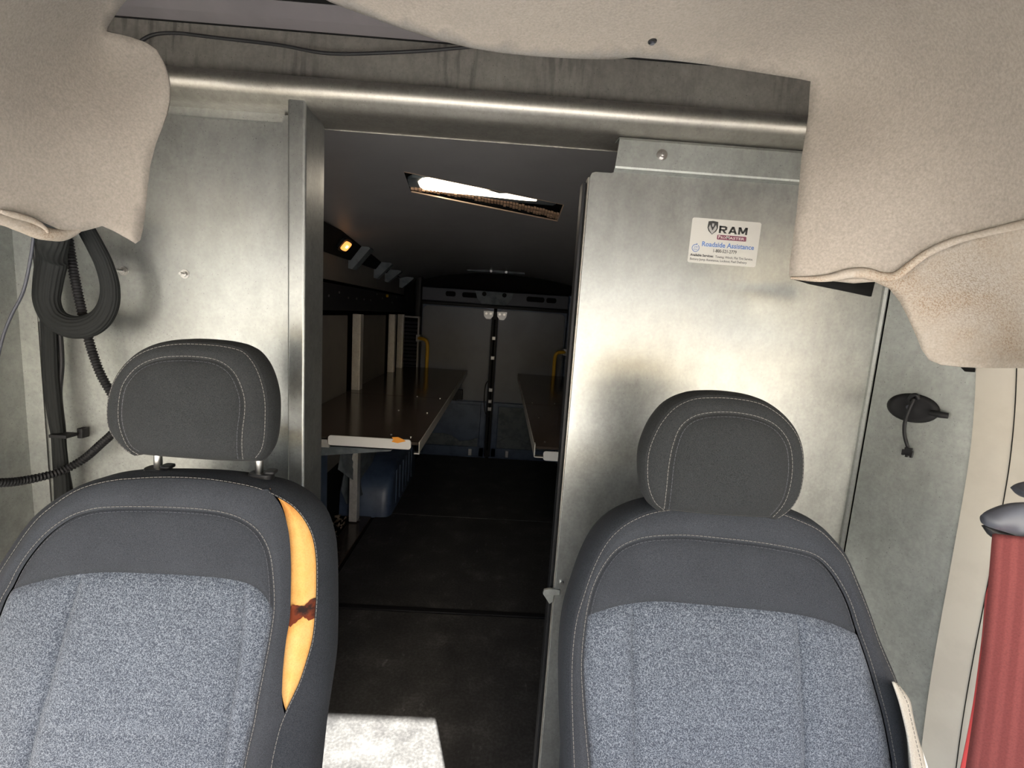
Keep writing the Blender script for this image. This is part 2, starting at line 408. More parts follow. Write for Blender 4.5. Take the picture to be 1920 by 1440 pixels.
lampslab('diffuser', [(784, 342), (792, 336), (825, 334), (869, 337), (930, 349), (968, 358), (1010, 375), (985, 376), (900, 367), (812, 359), (796, 356), (787, 350)], .011, .005, M['lamp'])
# ribbed insulation edge along the far side
mb = MB(); random.seed(3)
for k in range(46):
    u0 = k / 46.0; u1 = (k + .8) / 46.0; wd = .07 + .26 * u0
    for j in range(2):
        v = 1 - wd + wd * .5 * j; z = CZ + .004 + random.uniform(0, .006)
        mb.prism([hp(u0, v, z), hp(u1, v, z), hp(u1, v + wd * .42, z), hp(u0, v + wd * .42, z)], (0, 0, .01))
stuff(mb.build('corrugated_edge', mat('corrugated_card', (.42, .27, .17), .7), lt))
mb = MB()
for a, b in (((0, 0), (1, 0)), ((1, 0), (1, 1)), ((1, 1), (0, 1))):
    mb.bar(hp(*a, CZ + .002), hp(*b, CZ + .002), .0035, 6)
lab(mb.build('cut_edge', mat('raw_cut_edge', (.45, .33, .24), .6), lt), 'pale raw edge of the ceiling cut-out')
pl = bpy.data.lights.new('dome_lamp_light', 'AREA'); pl.shape = 'RECTANGLE'; pl.size = .4; pl.size_y = .1; pl.energy = 2.2; pl.color = (1, .87, .72)
plo = bpy.data.objects.new('dome_lamp_light', pl); COL.objects.link(plo); plo.location = hp(.45, .45, CZ - .006); setpar(plo, lt)
plo.matrix_parent_inverse = Matrix.Translation(-Vector(_WL[lt.name]))

# ---- load bay left wall: liner, rail, uprights
WX = -1.0
lw = thing('load_bay_left_side', 'dark lined side wall of the load bay above the left shelf', 'wall panelling', (WX, 3.3, 0))
def wall_panel(y0, y1, z0, z1, m=M['wallpanel'], x=WX):
    o = box('liner_panel', x - .012, x, y0, y1, z0, z1, m, lw, .003); return o
wall_panel(1.25, 4.85, 1.64, 1.80)
for y0, y1 in ((1.25, 3.13), (3.30, 4.14), (4.30, 4.50)): wall_panel(y0, y1, .5, 1.44)
lab(box('side_rail', WX - .02, WX + .015, 1.25, 4.85, 1.47, 1.62, M['black'], lw, .006), 'black horizontal rail')
mb = MB(); random.seed(5)
for k in range(13):
    y = 2.4 + k * .17; z = random.choice((1.60, 1.575, 1.55)); mb.bar((WX + .014, y, z), (WX + .020, y, z), .007, 8)
stuff(mb.build('rail_screws', M['steeldark'], lw))
o = MB().bar((WX + .015, 4.07, 1.60), (WX + .03, 4.07, 1.60), .012, 8).build('plug', M['yellow'], lw); lab(o, 'small yellow plug in the rail')
for k, y in enumerate((3.21, 4.20, 4.55)):
    w = .034 if k == 0 else .030
    mb = MB().box(-.985, -.93, y - w, y + w, .02, 1.45)
    o = mb.build('upright', M['alu']); bevel(o, .004)
    tag(o, ['tall aluminium shelf upright nearest the partition, rising through the left shelf',
            'aluminium upright in the middle of the three behind the left shelf',
            'aluminium upright closest to the black louvres by the rear doors'][k], 'upright', 'aluminium uprights along the side wall')
# louvre column beside rear door (left)
lv = thing('louvre_vent', 'black louvred vent beside the yellow grab handle on the left', 'vent', (-.97, 4.82, .9))
box('back_plate', -.985, -.84, 4.84, 4.86, .85, 1.42, M['void'], lv)
mb = MB().box(-.985, -.83, 4.80, 4.86, 1.42, 1.435).box(-.845, -.83, 4.80, 4.86, .85, 1.43)
mb.build('frame', M['steeldark'], lv)
for k in range(14):
    z = .88 + k * .037
    MB().prism([(-.98, 4.81, z), (-.98, 4.835, z + .02), (-.98, 4.84, z + .02), (-.98, 4.815, z)], (.125, 0, 0)).build('slat', M['plastic'], lv)

# cornice strip with brackets and the amber light
cs = thing('cornice_channel', 'dark channel with ribs where the left wall meets the ceiling', 'channel', (-.94, 3, 1.95))
mb = MB().prism([(-1.0, 1.2, 1.785), (-.985, 1.2, 1.785), (-.90, 1.2, 1.90), (-1.0, 1.2, 1.93)], (0, 3.6, 0))
mb.build('channel', M['void'], cs)
for y, w, z0, z1 in ((3.12, .09, 1.735, 1.875), (3.72, .06, 1.72, 1.84), (4.06, .06, 1.715, 1.815), (4.62, .05, 1.70, 1.80)):
    p = MB().prism([(-1.0, y, z0), (-.975, y, z0 - .005), (-.865, y, z1 - .01), (-.875, y, z1), (-1.0, y, z1)], (0, w, 0))
    p.build('rib', M['bluegrey'], cs)
al = thing('side_marker_light', 'glowing amber lamp high on the left wall of the load bay', 'light', (-.93, 2.78, 1.95))
c0 = PX(648, 461, -.925); 
ax = Vector((0, 1, 0)); up = Vector((.62, 0, .78)).normalized(); nn = Vector((.78, 0, -.62)).normalized(); cc = Vector(c0) 
def lp(a, b, d): return tuple(cc + ax * a + up * b + nn * d)
def lquad(s, d0, d1, name, m):
    pts = []
    for k in range(24):
        t = 2 * math.pi * k / 24; cs_, sn = math.cos(t), math.sin(t)
        pts.append(lp(s * 1.35 * math.copysign(abs(cs_) ** .5, cs_), s * .8 * math.copysign(abs(sn) ** .5, sn), d0))
    return MB().prism(pts, tuple(nn * (d1 - d0))).build(name, m, al)
lquad(.052, -.02, .0, 'housing', M['black']); lquad(.036, 0, .008, 'lens', M['amber']); lquad(.011, .008, .012, 'bulb', M['amberhot'])
ad = bpy.data.lights.new('marker_glow', 'POINT'); ad.energy = .05; ad.color = (1, .45, .15); ad.shadow_soft_size = .03
ao = bpy.data.objects.new('marker_glow', ad); COL.objects.link(ao); ao.location = lp(0, 0, .05); setpar(ao, al)

# ---- shelves
def shelf(side, label, x0, x1, y0, y1, z):
    t = thing('shelf', label, 'shelf', ((x0 + x1) / 2, (y0 + y1) / 2, z), None)
    nb = 2; 
    for a, b in ((y0, 3.05), (3.055, y1)): box('board', x0, x1, a, b, z - .012, z, M['shelf'], t, .002)
    xi = x1 if side < 0 else x0; s = -side
    mb = MB().box(min(xi, xi + s * .003), max(xi, xi + s * .003), y0 + .02, y1, z - .045, z + .002)
    mb.build('edge_lip', M['alu'], t)
    mb = MB(); random.seed(11)
    for y, xx in ((y0 + .08, .05), (y0 + .10, .14), (y0 + .60, .06), (y0 + .62, .22), (y0 + 1.06, .05), (y0 + 1.08, .20)): mb.bar((xi + side * xx, y, z), (xi + side * xx, y, z + .003), .0042, 7)
    stuff(mb.build('rivets', M['steel'], t))
    return t
SZ = .95
s1 = shelf(-1, 'long brown shelf with a white front plate along the left wall', -.985, -.325, 1.985, 4.66, SZ)
a0 = PY(615, 816, 1.975); a1 = PY(771, 816, 1.975); a2 = PY(768, 834, 1.975); a3 = PY(613, 834, 1.975)
def rounded(x0, x1, z0, z1, r, y, n=5, corners=(1, 1, 1, 1)):
    P = []
    for i, (cx, cz, a) in enumerate(((x1 - r, z0 + r, -90), (x1 - r, z1 - r, 0), (x0 + r, z1 - r, 90), (x0 + r, z0 + r, 180))):
        if corners[i]:
            for k in range(n + 1): t = math.radians(a + 90 * k / n); P.append((cx + r * math.cos(t), y, cz + r * math.sin(t)))
        else:
            P.append((x1 if i < 2 else x0, y, z0 if i in (0, 3) else z1))
    return P
pz1, pz0 = a0[2], a3[2]
MB().prism(rounded(a0[0], a1[0], pz0, pz1, .012, 1.975), (0, .006, 0)).build('front_plate', M['white'], s1)
ca = PY(748, 825, 1.972)
MB().prism([ca + np.array(d) for d in ((-.03, 0, -.010), (-.005, 0, -.014), (.028, 0, -.004), (.018, 0, .003), (-.004, 0, .012), (-.03, 0, .010), (-.024, 0, 0))], (0, .003, 0)).build('label', M['orange'], s1)
lab(COL.objects[-1], 'torn orange sticker')
mb = MB().box(-.99, a0[0], 1.985, 2.0, SZ - .045, SZ - .004)
mb.build('end_lip', M['alu'], s1)
for q_ in ((-.345, -.3245, 1.98, 2.0, SZ - .05, SZ - .0455), (-.3245, -.3215, 1.978, 2.0, SZ - .05, SZ + .005)): MB().box(*q_).build('corner_lip', M['alu'], s1)
b0 = PY(600, 838, 2.03); b1 = PY(745, 833, 2.03); b2 = PY(738, 836, 2.03); b3 = PY(600, 851, 2.03)
MB().prism([(-1.0, 2.02, SZ - .05), (-.45, 2.02, SZ - .05), (-.45, 2.02, SZ - .055), (-1.0, 2.02, SZ - .125)], (0, .03, 0)).build('bracket', M['bluegrey'], s1)
s2 = shelf(1, 'long brown shelf along the right wall, seen past the sliding door', .172, .925, 2.04, 4.66, SZ)
w0 = PY(1019, 849, 2.03); w1 = PY(1055, 862, 2.03)
MB().prism(rounded(w0[0], .9, PY(1030, 864, 2.03)[2], PY(1030, 847, 2.03)[2], .012, 2.03), (0, .006, 0)).build('front_plate', M['white'], s2)
for q_ in ((.169, .173, 2.03, 2.06, SZ - .045, SZ + .012), (.172, .215, 2.03, 2.06, SZ - .048, SZ - .044)): MB().box(*q_).build('corner_lip', M['alu'], s2)
# small black clamp under the far end of the left shelf
c = PY(863, 741, 4.3)
mb = MB().box(c[0] - .03, c[0] + .02, 4.28, 4.33, c[2] - .04, c[2] + .05).prism([(c[0] - .12, 4.29, c[2] - .05), (c[0] - .03, 4.29, c[2] + .04), (c[0] - .03, 4.29, c[2] - .05)], (0, .02, 0))
mb.build('clamp', M['black'], s1)

# ---- wheel arch, loose sheet, lower left clutter
wa = thing('wheel_arch', 'dark blue rounded wheel arch box below the left shelf', 'wheel arch', (-.9, 3.8, 0))
prof = []
for k in range(13):
    a = math.pi * k / 12; prof.append((3.85 - .53 * math.cos(a), .40 * math.sin(a) ** .6 if 0 < k < 12 else 0.0))
V = []; Fc = []
lay = [(-1.1, 1.0), (-.80, 1.0), (-.765, .985), (-.745, .955), (-.735, .90)]
for x, s in lay:
    for (y, z) in prof: V.append((x, 3.85 + (y - 3.85) * s, z * s - .005))
n_ = len(prof)
for j in range(len(lay) - 1):
    for i in range(n_ - 1): Fc.append([j * n_ + i, j * n_ + i + 1, (j + 1) * n_ + i + 1, (j + 1) * n_ + i])
Fc.append([(len(lay) - 1) * n_ + i for i in range(n_)])
mesh('arch_shell', V, Fc, M['blue'], wa, True)
mb = MB()
for k in range(6): mb.box(-.736, -.728, 3.5 + k * .12, 3.53 + k * .12, .04, .30)
mb.build('pressed_rib', M['blue'], wa)
# crumpled lining sheet over the arch
pts = [(640, 842), (668, 838), (700, 838), (735, 836), (752, 846), (768, 868), (776, 880), (762, 893), (748, 880), (735, 896), (715, 905), (690, 920), (676, 930), (662, 900), (634, 880)]
def cdt(poly, step, fn, name, m, parent=None, thick=.004, smooth=True):
    """triangulates the outline (image points) with an inner grid and stands every vertex at its own depth fn(px,py)"""
    P = np.array(poly, float); x0, y0 = P.min(0); x1, y1 = P.max(0)
    def inside(x, y):
        c = False; j = len(P) - 1
        for i in range(len(P)):
            if (P[i][1] > y) != (P[j][1] > y) and x < (P[j][0] - P[i][0]) * (y - P[i][1]) / (P[j][1] - P[i][1]) + P[i][0]: c = not c
            j = i
        return c
    def dist(x, y):
        A = P; B = np.roll(P, -1, 0); d = B - A; t = np.clip(((np.array([x, y]) - A) * d).sum(1) / np.maximum((d * d).sum(1), 1e-9), 0, 1)
        return np.linalg.norm(A + d * t[:, None] - np.array([x, y]), axis=1).min()
    vv = [Vector(p) for p in P]; ed = [(i, (i + 1) % len(P)) for i in range(len(P))]
    gx = x0 + step * .5
    k = 0
    while gx < x1:
        gy = y0 + step * (.5 if k % 2 else 0)
        while gy < y1:
            if inside(gx, gy) and dist(gx, gy) > step * .5: vv.append(Vector((gx, gy)))
            gy += step
        gx += step * .87; k += 1
    r = delaunay_2d_cdt(vv, ed, [list(range(len(P)))], 1, 1e-5)
    V3 = [fn(v.x, v.y) for v in r[0]]
    o = mesh(name, V3, [list(f) for f in r[2]], m, parent, smooth)
    if thick: solid(o, thick, 0)
    return o
random.seed(2)
o = cdt(pts, 14, lambda x, y: PX(x, y, -.90 + .02 * math.sin(x * .09) * math.cos(y * .07) - .08 * max(0, (725 - x) / 80.0)), 'lining_sheet', M['bluegrey'])
tag(o, 'crumpled grey lining sheet sagging below the left shelf over the wheel arch', 'sheet')
# structural pillar with holes left of the upright, low beam, debris
lp_ = thing('body_pillar', 'dark blue body pillar low down beside the left doorway post', 'pillar', (-1.05, 2.75, 0))
box('pillar', -1.10, -.99, 2.66, 2.78, 0, .92, M['blue'], lp_, .01)
o = cdt([(640, 870), (660, 862), (664, 900), (664, 940), (650, 945), (640, 920), (645, 890)], 9, lambda x, y: PX(x, y, -1.03), 'torn_liner', M['bluegrey']); tag(o, 'torn grey liner scrap between the pillar and the tall upright', 'liner scrap')
box('floor_channel', -.99, -.86, 2.3, 3.30, -.012, .012, M['shelf'], fl, .003)
for i, (x, y) in enumerate(((-.93, 3.22), (-.955, 2.42))):
    MB().bar((x, y, .012), (x, y, .02), .011, 6).build('bolt', M['steeldark'], fl)
mb = MB(); random.seed(9)
for k in range(60):
    x = random.uniform(-1.09, -1.0); y = random.uniform(2.82, 3.28); r = random.uniform(.008, .03); z = .0
    q = [(x + r * random.uniform(-1, 1), y + r * random.uniform(-1, 1), z + random.uniform(0, .03)) for _ in range(4)]
    mb.add(q, [[0, 1, 2], [0, 2, 3], [0, 3, 1], [1, 3, 2]])
o = stuff(mb.build('debris', M['debris'])); tag(o, 'dusty scraps and debris in the gutter beside the floor channel', 'debris')

# ---- rear doors
YD = 4.90
def rp(px, py, y=YD): return PY(px, py, y)
zt = 1.555; zm = rp(905, 752)[2]; xc = -.088
for k, (nm, x0, x1) in enumerate((('door_1', -.815, -.125), ('door_2', -.050, .62))):
    d = struct(MB().box(x0 - .02, x1 + .02, YD + .02, YD + .06, 0, zt + .05).build(nm, M['blue']))
    o = MB().prism(rounded(x0, x1, zm, zt, .05, YD, corners=(0, 1, 1, 0) if True else None), (0, .02, 0)).build('liner_panel', M['doorpanel'], d); bevel(o, .004)
    # lower frame and recess
    mb = MB()
    for bx in ((x0, x0 + .055), (x1 - .055, x1)): mb.box(bx[0], bx[1], YD - .012, YD + .02, .02, zm - .01)
    mb.box(x0, x1, YD - .012, YD + .02, .02, .12); mb.box(x0, x1, YD - .008, YD + .02, zm - .05, zm - .01)
    o = mb.build('lower_frame', M['blue'], d); bevel(o, .006)
    MB().box(x0 + .06, x1 - .06, YD + .004, YD + .02, .12, zm - .05).build('recess_panel', M['bluegrey'] if k else M['blue'], d)
    mb = MB(); random.seed(20 + k)
    top = [(x0 + .07 + i * (x1 - x0 - .14) / 6, .20 + random.uniform(-.02, .03) + .03 * math.sin(i)) for i in range(7)]
    for i in range(6):
        a, b = top[i], top[i + 1]
        mb.prism([(a[0], YD - .006, .125), (b[0], YD - .006, .125), (b[0], YD - .006, b[1]), (a[0], YD - .006, a[1])], (0, .01, 0))
    lab(mb.build('torn_lining', M['bluegrey'], d), 'torn lining along the bottom of the recess')
    hx = x1 - .14 if k == 0 else x0 + .17
    box('striker', hx - .018, hx + .018, YD - .03, YD - .012, .03, .10, M['steel'], d, .004)
    xx = x1 - .03 if k == 0 else x0 + .03
    # latch plate at the top
    mb = MB().prism([(xx - .05, YD - .02, zt - .02), (xx + .05, YD - .02, zt - .02), (xx + .045, YD - .02, zt - .07), (xx + .02, YD - .02, zt - .10), (xx - .02, YD - .02, zt - .10), (xx - .045, YD - .02, zt - .07)], (0, .018, 0))
    lt_ = mb.build('latch', M['steeldark'], d)
    for sx in (-.022, .022): MB().bar((xx + sx, YD - .03, zt - .045), (xx + sx, YD - .02, zt - .045), .012, 10).build('latch_bolt', M['steel'], lt_)
# central lock rod
cl = thing('lock_rod', 'black lock rod and rubber seal between the two rear doors', 'lock rod', (xc, YD, .8))
box('seal', xc - .032, xc + .032, YD - .015, YD + .02, .02, zt - .02, M['black'], cl, .008)
MB().bar((xc, YD - .025, .1), (xc, YD - .025, zt - .1), .009, 8).build('rod', M['void'], cl)
for z in (1.25, 1.05, .72, .6, .52): box('rod_guide', xc - .018, xc + .018, YD - .04, YD - .02, z, z + .035, M['steeldark'], cl, .003)
tube('cable', [(xc - .03, YD - .03, .83), (xc - .055, YD - .04, .78), (xc - .06, YD - .04, .62), (xc - .04, YD - .04, .50), (xc, YD - .035, .46)], .005, M['black'], cl, 8, 40)
# header over the rear doors
rh = struct(box('trim_2', -.85, .80, YD - .03, YD + .05, 1.60, 1.735, M['plastic'], None, .01))
for px, w in ((845, .05), (882, .08), (1005, .09), (1035, .05)):
    c = rp(px, 548, YD - .034); MB().prism(rounded(c[0] - w, c[0] + w, 1.655, 1.705, .02, YD - .036), (0, .012, 0)).build('slot', M['void'], rh)
c = rp(927, 552, YD - .05)
o = MB().prism([(c[0] - .19, YD - .06, 1.725), (c[0] + .19, YD - .06, 1.725), (c[0] + .17, YD - .06, 1.66), (c[0] + .12, YD - .06, 1.60), (c[0] - .12, YD - .06, 1.60), (c[0] - .17, YD - .06, 1.66)], (0, .025, 0)).build('striker_plate', M['bluegrey'], rh)
for s in (-.1, .1): MB().bar((c[0] + s, YD - .068, 1.70), (c[0] + s, YD - .06, 1.70), .022, 12).build('striker_hole', M['void'], rh)
struct(box('trim_3', -.90, -.825, YD - .05, YD + .05, 0, 1.85, M['black'], None, .02)); struct(box('trim_4', .635, .72, YD - .05, YD + .05, 0, 1.75, M['blue'], None, .02))
struct(box('trim_5', -.90, .72, YD - .04, YD + .0, 1.565, 1.60, M['black'], None, .01))
# roof grab strip near the rear
p0, p1 = PC(875, 519), PC(980, 527)
zs = cz((p0[0] + p1[0]) / 2, p0[1])
gs = thing('ceiling_strip', 'thin grey fixing strip screwed to the ceiling before the rear doors', 'strip', tuple((p0 + p1) / 2))
MB().box(p0[0], p1[0], p0[1] - .04, p0[1] + .04, zs - .022, zs + .01).build('strip', M['bluegrey'], gs); bevel(COL.objects[-1], .008)
for f in (.42, .68): MB().bar((p0[0] + (p1[0] - p0[0]) * f, p0[1] - .045, zs - .010), (p0[0] + (p1[0] - p0[0]) * f, p0[1] - .038, zs - .010), .012, 8).build('screw', M['steel'], gs)
# yellow grab handles
def grab(name, px, top, bot, y, s, label):
    a = PY(px, top, y); b = PY(px - 2 * s, bot + 14, y)
    t = thing('grab_handle', label, 'grab handle', tuple(b), 'yellow grab handles beside the rear doors')
    x = a[0]
    tube('rail', [(x - s * .10, y + .04, a[2] + .012), (x - s * .07, y + .01, a[2] + .012), (x - s * .02, y, a[2]), (x, y, a[2] - .05), (x, y, a[2] - .2), (x, y, b[2])], .017, M['yellow'], t, 10, 50)
    box('mount', x - s * .10 - .02, x - s * .10 + .02, y + .02, 4.87, a[2] - .02, a[2] + .045, M['steeldark'], t, .003)
grab('l', 802, 638, 718, 4.72, 1, 'yellow grab handle left of the rear doors beside the black louvres')
grab('r', 1041, 662, 732, 4.72, -1, 'dimmer yellow grab handle right of the rear doors by the sliding door edge')
# right side trim behind
struct(box('wall_load_bay_right', .93, .945, 1.3, 4.9, 0, CZ, M['wallpanel']))
# cab-side gaps between wall liner and ceiling already dark

# ================================================================== PARTITION
YP = 1.12
# fixed left panel
def sheetbox(name, x0, x1, y0, y1, z0, z1, m, parent=None, bw=.002): return box(name, x0, x1, y0, y1, z0, z1, m, parent, bw)
lpn = thing('partition_panel', 'large galvanised steel partition panel behind the torn passenger seat', 'partition panel', (-.8, YP, 0))
sheetbox('sheet', -1.092, -.49, YP, YP + .004, 0, 1.935, M['galv'], lpn)
MB().prism([(-1.092, YP, 1.90), (-.50, YP, 1.90), (-.50, YP - .004, 1.888), (-1.092, YP - .004, 1.888)], (0, .002, .03)).build('top_fold', M['galv'], lpn)
MB().prism([(-1.098, YP - .006, 0), (-1.088, YP + .002, 0), (-1.06, YP - .001, 0), (-1.055, YP - .004, 0)], (0, 0, 1.93)).build('corner_fold', M['galv'], lpn)
def stud(px, py, y, parent, r=.011, L=.014):
    c = PY(px, py, y)
    w = MB().bar((c[0], y, c[2]), (c[0], y - .002, c[2]), r, 18).build('washer', M['steel'], parent)
    MB().bar((c[0], y - .002, c[2]), (c[0], y - .007, c[2]), r * .68, 6).build('nut', M['steel'], w if False else parent)
    MB().bar((c[0], y - .007, c[2]), (c[0], y - L, c[2]), r * .32, 8).build('bolt', M['steel'], parent)
stud(232, 508, YP, lpn, .010, .024); stud(347, 514, YP, lpn, .010, .018)
c = PY(70, 597, YP)
MB().bar((c[0], YP, c[2]), (c[0], YP - .003, c[2]), .008, 14).build('rivet', M['galv_side'], lpn)
# side panel on the left, running forward
mb = MB().prism([(-1.094, YP, 0), (-1.115, .70, 0), (-1.119, .70, 0), (-1.098, YP, 0)], (0, 0, 1.95))
o = mb.build('cab_lining', M['galv_side']); tag(o, 'dull galvanised side panel running forward from the partition corner on the left', 'wall lining')
# upright channel at the doorway
pt = thing('doorway_post', 'galvanised upright channel post at the left edge of the doorway', 'post', (-.47, 1.07, 0))
xa = PY(538, 400, 1.06)[0]; xb = PY(572, 400, 1.06)[0]; ztp = PY(550, 163, 1.06)[2]
def arcp(x0, x1, y0, y1, r, n=5):
    P = [(x0, y1), (x0, y0 + r)]
    for k in range(1, n): a = math.pi + math.pi / 2 * k / n; P.append((x0 + r + r * math.cos(a), y0 + r + r * math.sin(a)))
    P += [(x0 + r, y0), (x1 - r, y0)]
    for k in range(1, n): a = -math.pi / 2 + math.pi / 2 * k / n; P.append((x1 - r + r * math.cos(a), y0 + r + r * math.sin(a)))
    P += [(x1, y0 + r), (x1, y1)]
    return P
pf = arcp(xa, xb, 1.06, 1.165, .006)
V = []; n_ = len(pf)
for z, cut in ((0, 0), (ztp, 0)):
    for x, y in pf: V.append((x, y, z - (max(0, y - 1.07)) * .42 if z else 0))
Fc = [[i, i + 1, n_ + i + 1, n_ + i] for i in range(n_ - 1)]
o = mesh('channel', V, Fc, M['galv'], pt); solid(o, .002)
o = MB().box(xa - .03, xa + .002, 1.108, 1.118, 0, 1.90).build('flange', M['galv'], pt)

# header beam
hb = thing('header_beam', 'galvanised header beam with a rolled front edge over the doorway', 'header beam', (-.1, 1.08, 1.93))
def extr(prof, x0, x1, name, m, parent, smooth=True, nx=2):
    V = []; n_ = len(prof)
    for k in range(nx):
        x = x0 + (x1 - x0) * k / (nx - 1)
        for y, z in prof: V.append((x, y, z))
    Fc = [[k * n_ + i, k * n_ + i + 1, (k + 1) * n_ + i + 1, (k + 1) * n_ + i] for k in range(nx - 1) for i in range(n_ - 1)]
    return mesh(name, V, Fc, m, parent, smooth)
extr([(1.105, 2.066), (1.100, 2.02), (1.095, 1.962)], -1.12, .92, 'face_plate', M['galv_header'], hb, False)
pr = [(1.096, 1.964)]
for k in range(13):
    a = math.radians(100 + 150 * k / 12); pr.append((1.068 + .024 * math.cos(a), 1.938 + .024 * math.sin(a)))
pr += [(1.068, 1.908), (1.09, 1.905), (1.19, 1.907)]
o = extr(pr, -1.12, .92, 'rolled_edge', M['galv_roll'], hb)
o = extr([(1.19, 1.905), (1.19, 2.06)], -1.12, .92, 'rear_web', M['galv_header'], hb)
# overhead board above the header
o = extr([(1.107, 2.069), (1.07, 2.074), (1.03, 2.083)], -1.12, .92, 'overhead_board', M['roofboard'], None, False); solid(o, .004)
tag(o, 'purple-grey board sloping up above the header beam', 'board')
o = extr([(1.106, 2.064), (1.100, 2.066), (1.100, 2.068), (1.104, 2.069)], -1.12, .92, 'edge_line', M['void'], hb, False)
o = MB().box(-1.12, .92, 1.01, 1.032, 2.080, 2.092).build('board_edge', M['void']); tag(o, 'frayed black edge strip on top of the purple-grey board', 'edge strip')
# thin cable on header
cpts = [(255, 84), (285, 66), (330, 62), (400, 70), (520, 84), (590, 97), (640, 101), (720, 99), (800, 95), (860, 90), (910, 86)]
o = tube('cable', [tuple(PY(x, y, 1.070)) for x, y in cpts], .0034, M['black'], None, 8, 160); tag(o, 'thin black cable sagging across the header beam', 'cable')

# sliding door (right)
sd = thing('sliding_door', 'galvanised sliding partition door with a sticker, behind the clean driver seat', 'sliding door', (.5, 1.1, 0))
YS = 1.10
xl = PY(1106, 328, YS)[0]; zt1 = PY(1125, 322, YS)[2]; xn = PY(1149, 318, YS)[0]; zb = PY(1150, 313, YS)[2]; xr = .862
zr = PY(1500, 345, YS)[2]
pts = [(xl, YS, 0), (xr, YS, 0), (xr, YS, zt1), (xn, YS, zt1 + .0), (xn + .002, YS, zt1 + .006), (xn, YS, zt1), (xl + .01, YS, zt1), (xl + .003, YS, zt1 - .003), (xl, YS, zt1 - .012)]
pts = [(xl, YS, 0), (xr, YS, 0), (xr, YS, zt1 + .006), (xn + .005, YS, zt1 + .006), (xn + .003, YS, zt1 + .002), (xn - .002, YS, zt1), (xl + .012, YS, zt1), (xl + .004, YS, zt1 - .003), (xl, YS, zt1 - .012)]
o = MB().prism(pts, (0, .004, 0)).build('door_sheet', M['galv'], sd); bevel(o, .0015)
sheetbox('edge_flange', xl - .003, xl, YS + .001, YS + .03, 0, zt1 - .012, M['galv_roll'], sd, .001)
box('edge_seal', xl - .012, xl - .004, YS + .012, YS + .05, 0, zt1 - .02, M['black'], sd, .002)
# horizontal fold between sheet and bracket
zz0 = zt1 + .006
zb1 = PY(1150, 256, YS - .01)[2]
prf = [(YS, zz0 - .004), (YS - .004, zz0 - .003), (YS - .013, zz0), (YS - .014, zz0 + .004), (YS - .014, zb1 - .006), (YS - .010, zb1), (YS + .03, zb1 + .003)]
V = []; n_ = len(prf)
for x in (xn + .002, xr): V += [(x + (.004 if (i > 3 and x < .5) else 0), y, z) for i, (y, z) in enumerate(prf)]
o = mesh('top_bracket', V, [[i, i + 1, n_ + i + 1, n_ + i] for i in range(n_ - 1)], M['galv_side'], sd); solid(o, .0025)
lab(o, 'folded top bracket of the sliding door')
c = PY(1241, 291, YS - .015)
for nm, ya, yb, r, n8 in (('washer', 0, -.002, .0115, 20), ('nut', -.002, -.008, .008, 6), ('bolt', -.008, -.012, .0035, 8)):
    MB().bar((c[0], YS - .015 + ya, c[2]), (c[0], YS - .015 + yb, c[2]), r, n8).build(nm, M['steel'], sd)
# door catch
c = PY(1034, 1115, YS)
V2 = [(-.020, .014), (-.006, .018), (.020, .016), (.02, .004), (.006, .002), (.004, -.016), (-.004, -.022), (-.012, -.010), (-.022, .004)]
o = MB().prism([(c[0] + a, YS - .006, c[2] + b) for a, b in V2], (0, .008, 0)).build('door_catch', M['galv_side'], sd); bevel(o, .001)
c2 = PY(1053, 1092, YS); MB().bar((c2[0], YS, c2[2]), (c2[0], YS - .006, c2[2]), .005, 10).build('screw', M['steel'], sd)
# corner moulding and angled side panel on the right
crn = PY(1640, 530, 1.10); 
xs0 = xr; 
E1 = PY(1827, 700, .94); E2 = PY(1720, 1180, .90)
spn = thing('angled_side_panel', 'galvanised panel angled forward from the sliding door to the beige pillar', 'side panel', (.9, 1.0, 0))
def AP(px, py):   # point on the angled plane x = .865 + (1.10-y)*k
    k = (1.0 - .865) / (1.10 - .80) * 0.62
    d = ray(px, py); t = (.865 + 1.10 * k) / (d[0] + k * d[1]); return CAM + d * t
o = MB().prism([(.868, 1.089, 0), (.872, 1.092, 0), (1.048, .763, 0), (1.044, .763, 0)], (0, 0, 2.1)).build('sheet', M['galv_side'], spn)
k_ = (1.055 - .862) / (1.10 - .75)
def AP(px, py, off=0.0):
    d = ray(px, py); t = (.862 + 1.10 * k_ - off) / (d[0] + k_ * d[1]); return CAM + d * t
MB().prism([(.858, 1.10, 0), (.858, 1.094, 0), (.862, 1.089, 0), (.867, 1.092, 0), (.867, 1.10, 0)], (0, 0, 1.95)).build('corner_bead', M['galv_side'], spn)

# sticker ---------------------------------------------------------
st = thing('sticker', 'white roadside assistance sticker on the sliding door', 'sticker', (.36, YS, 1.7))
q = [PY(1297, 408, YS), PY(1428, 417, YS), PY(1416, 502, YS), PY(1290, 491, YS)]
ctr = sum(q) / 4; ex = ((q[1] - q[0]) + (q[2] - q[3])) / 2; wS = np.linalg.norm(ex); ex = ex / wS
ez = ((q[0] - q[3]) + (q[1] - q[2])) / 2; hS = np.linalg.norm(ez); ez = ez - ex * ez.dot(ex); ez /= np.linalg.norm(ez)
org = ctr - ex * wS / 2 - ez * hS / 2
def SP(a, b, d): return tuple(org + ex * wS * a + ez * hS * b + np.array([0, -d, 0]))
def spoly(pts, d0, d1, name, m, par=st): return MB().prism([SP(a, b, d0) for a, b in pts], (0, -(d1 - d0), 0)).build(name, m, par)
ar = wS / hS
spoly([(a, b) for a, b in rrect(0, 1, 0, 1, .03, .03 * ar, 4)], .0002, .0006, 'paper', M['sticker'])
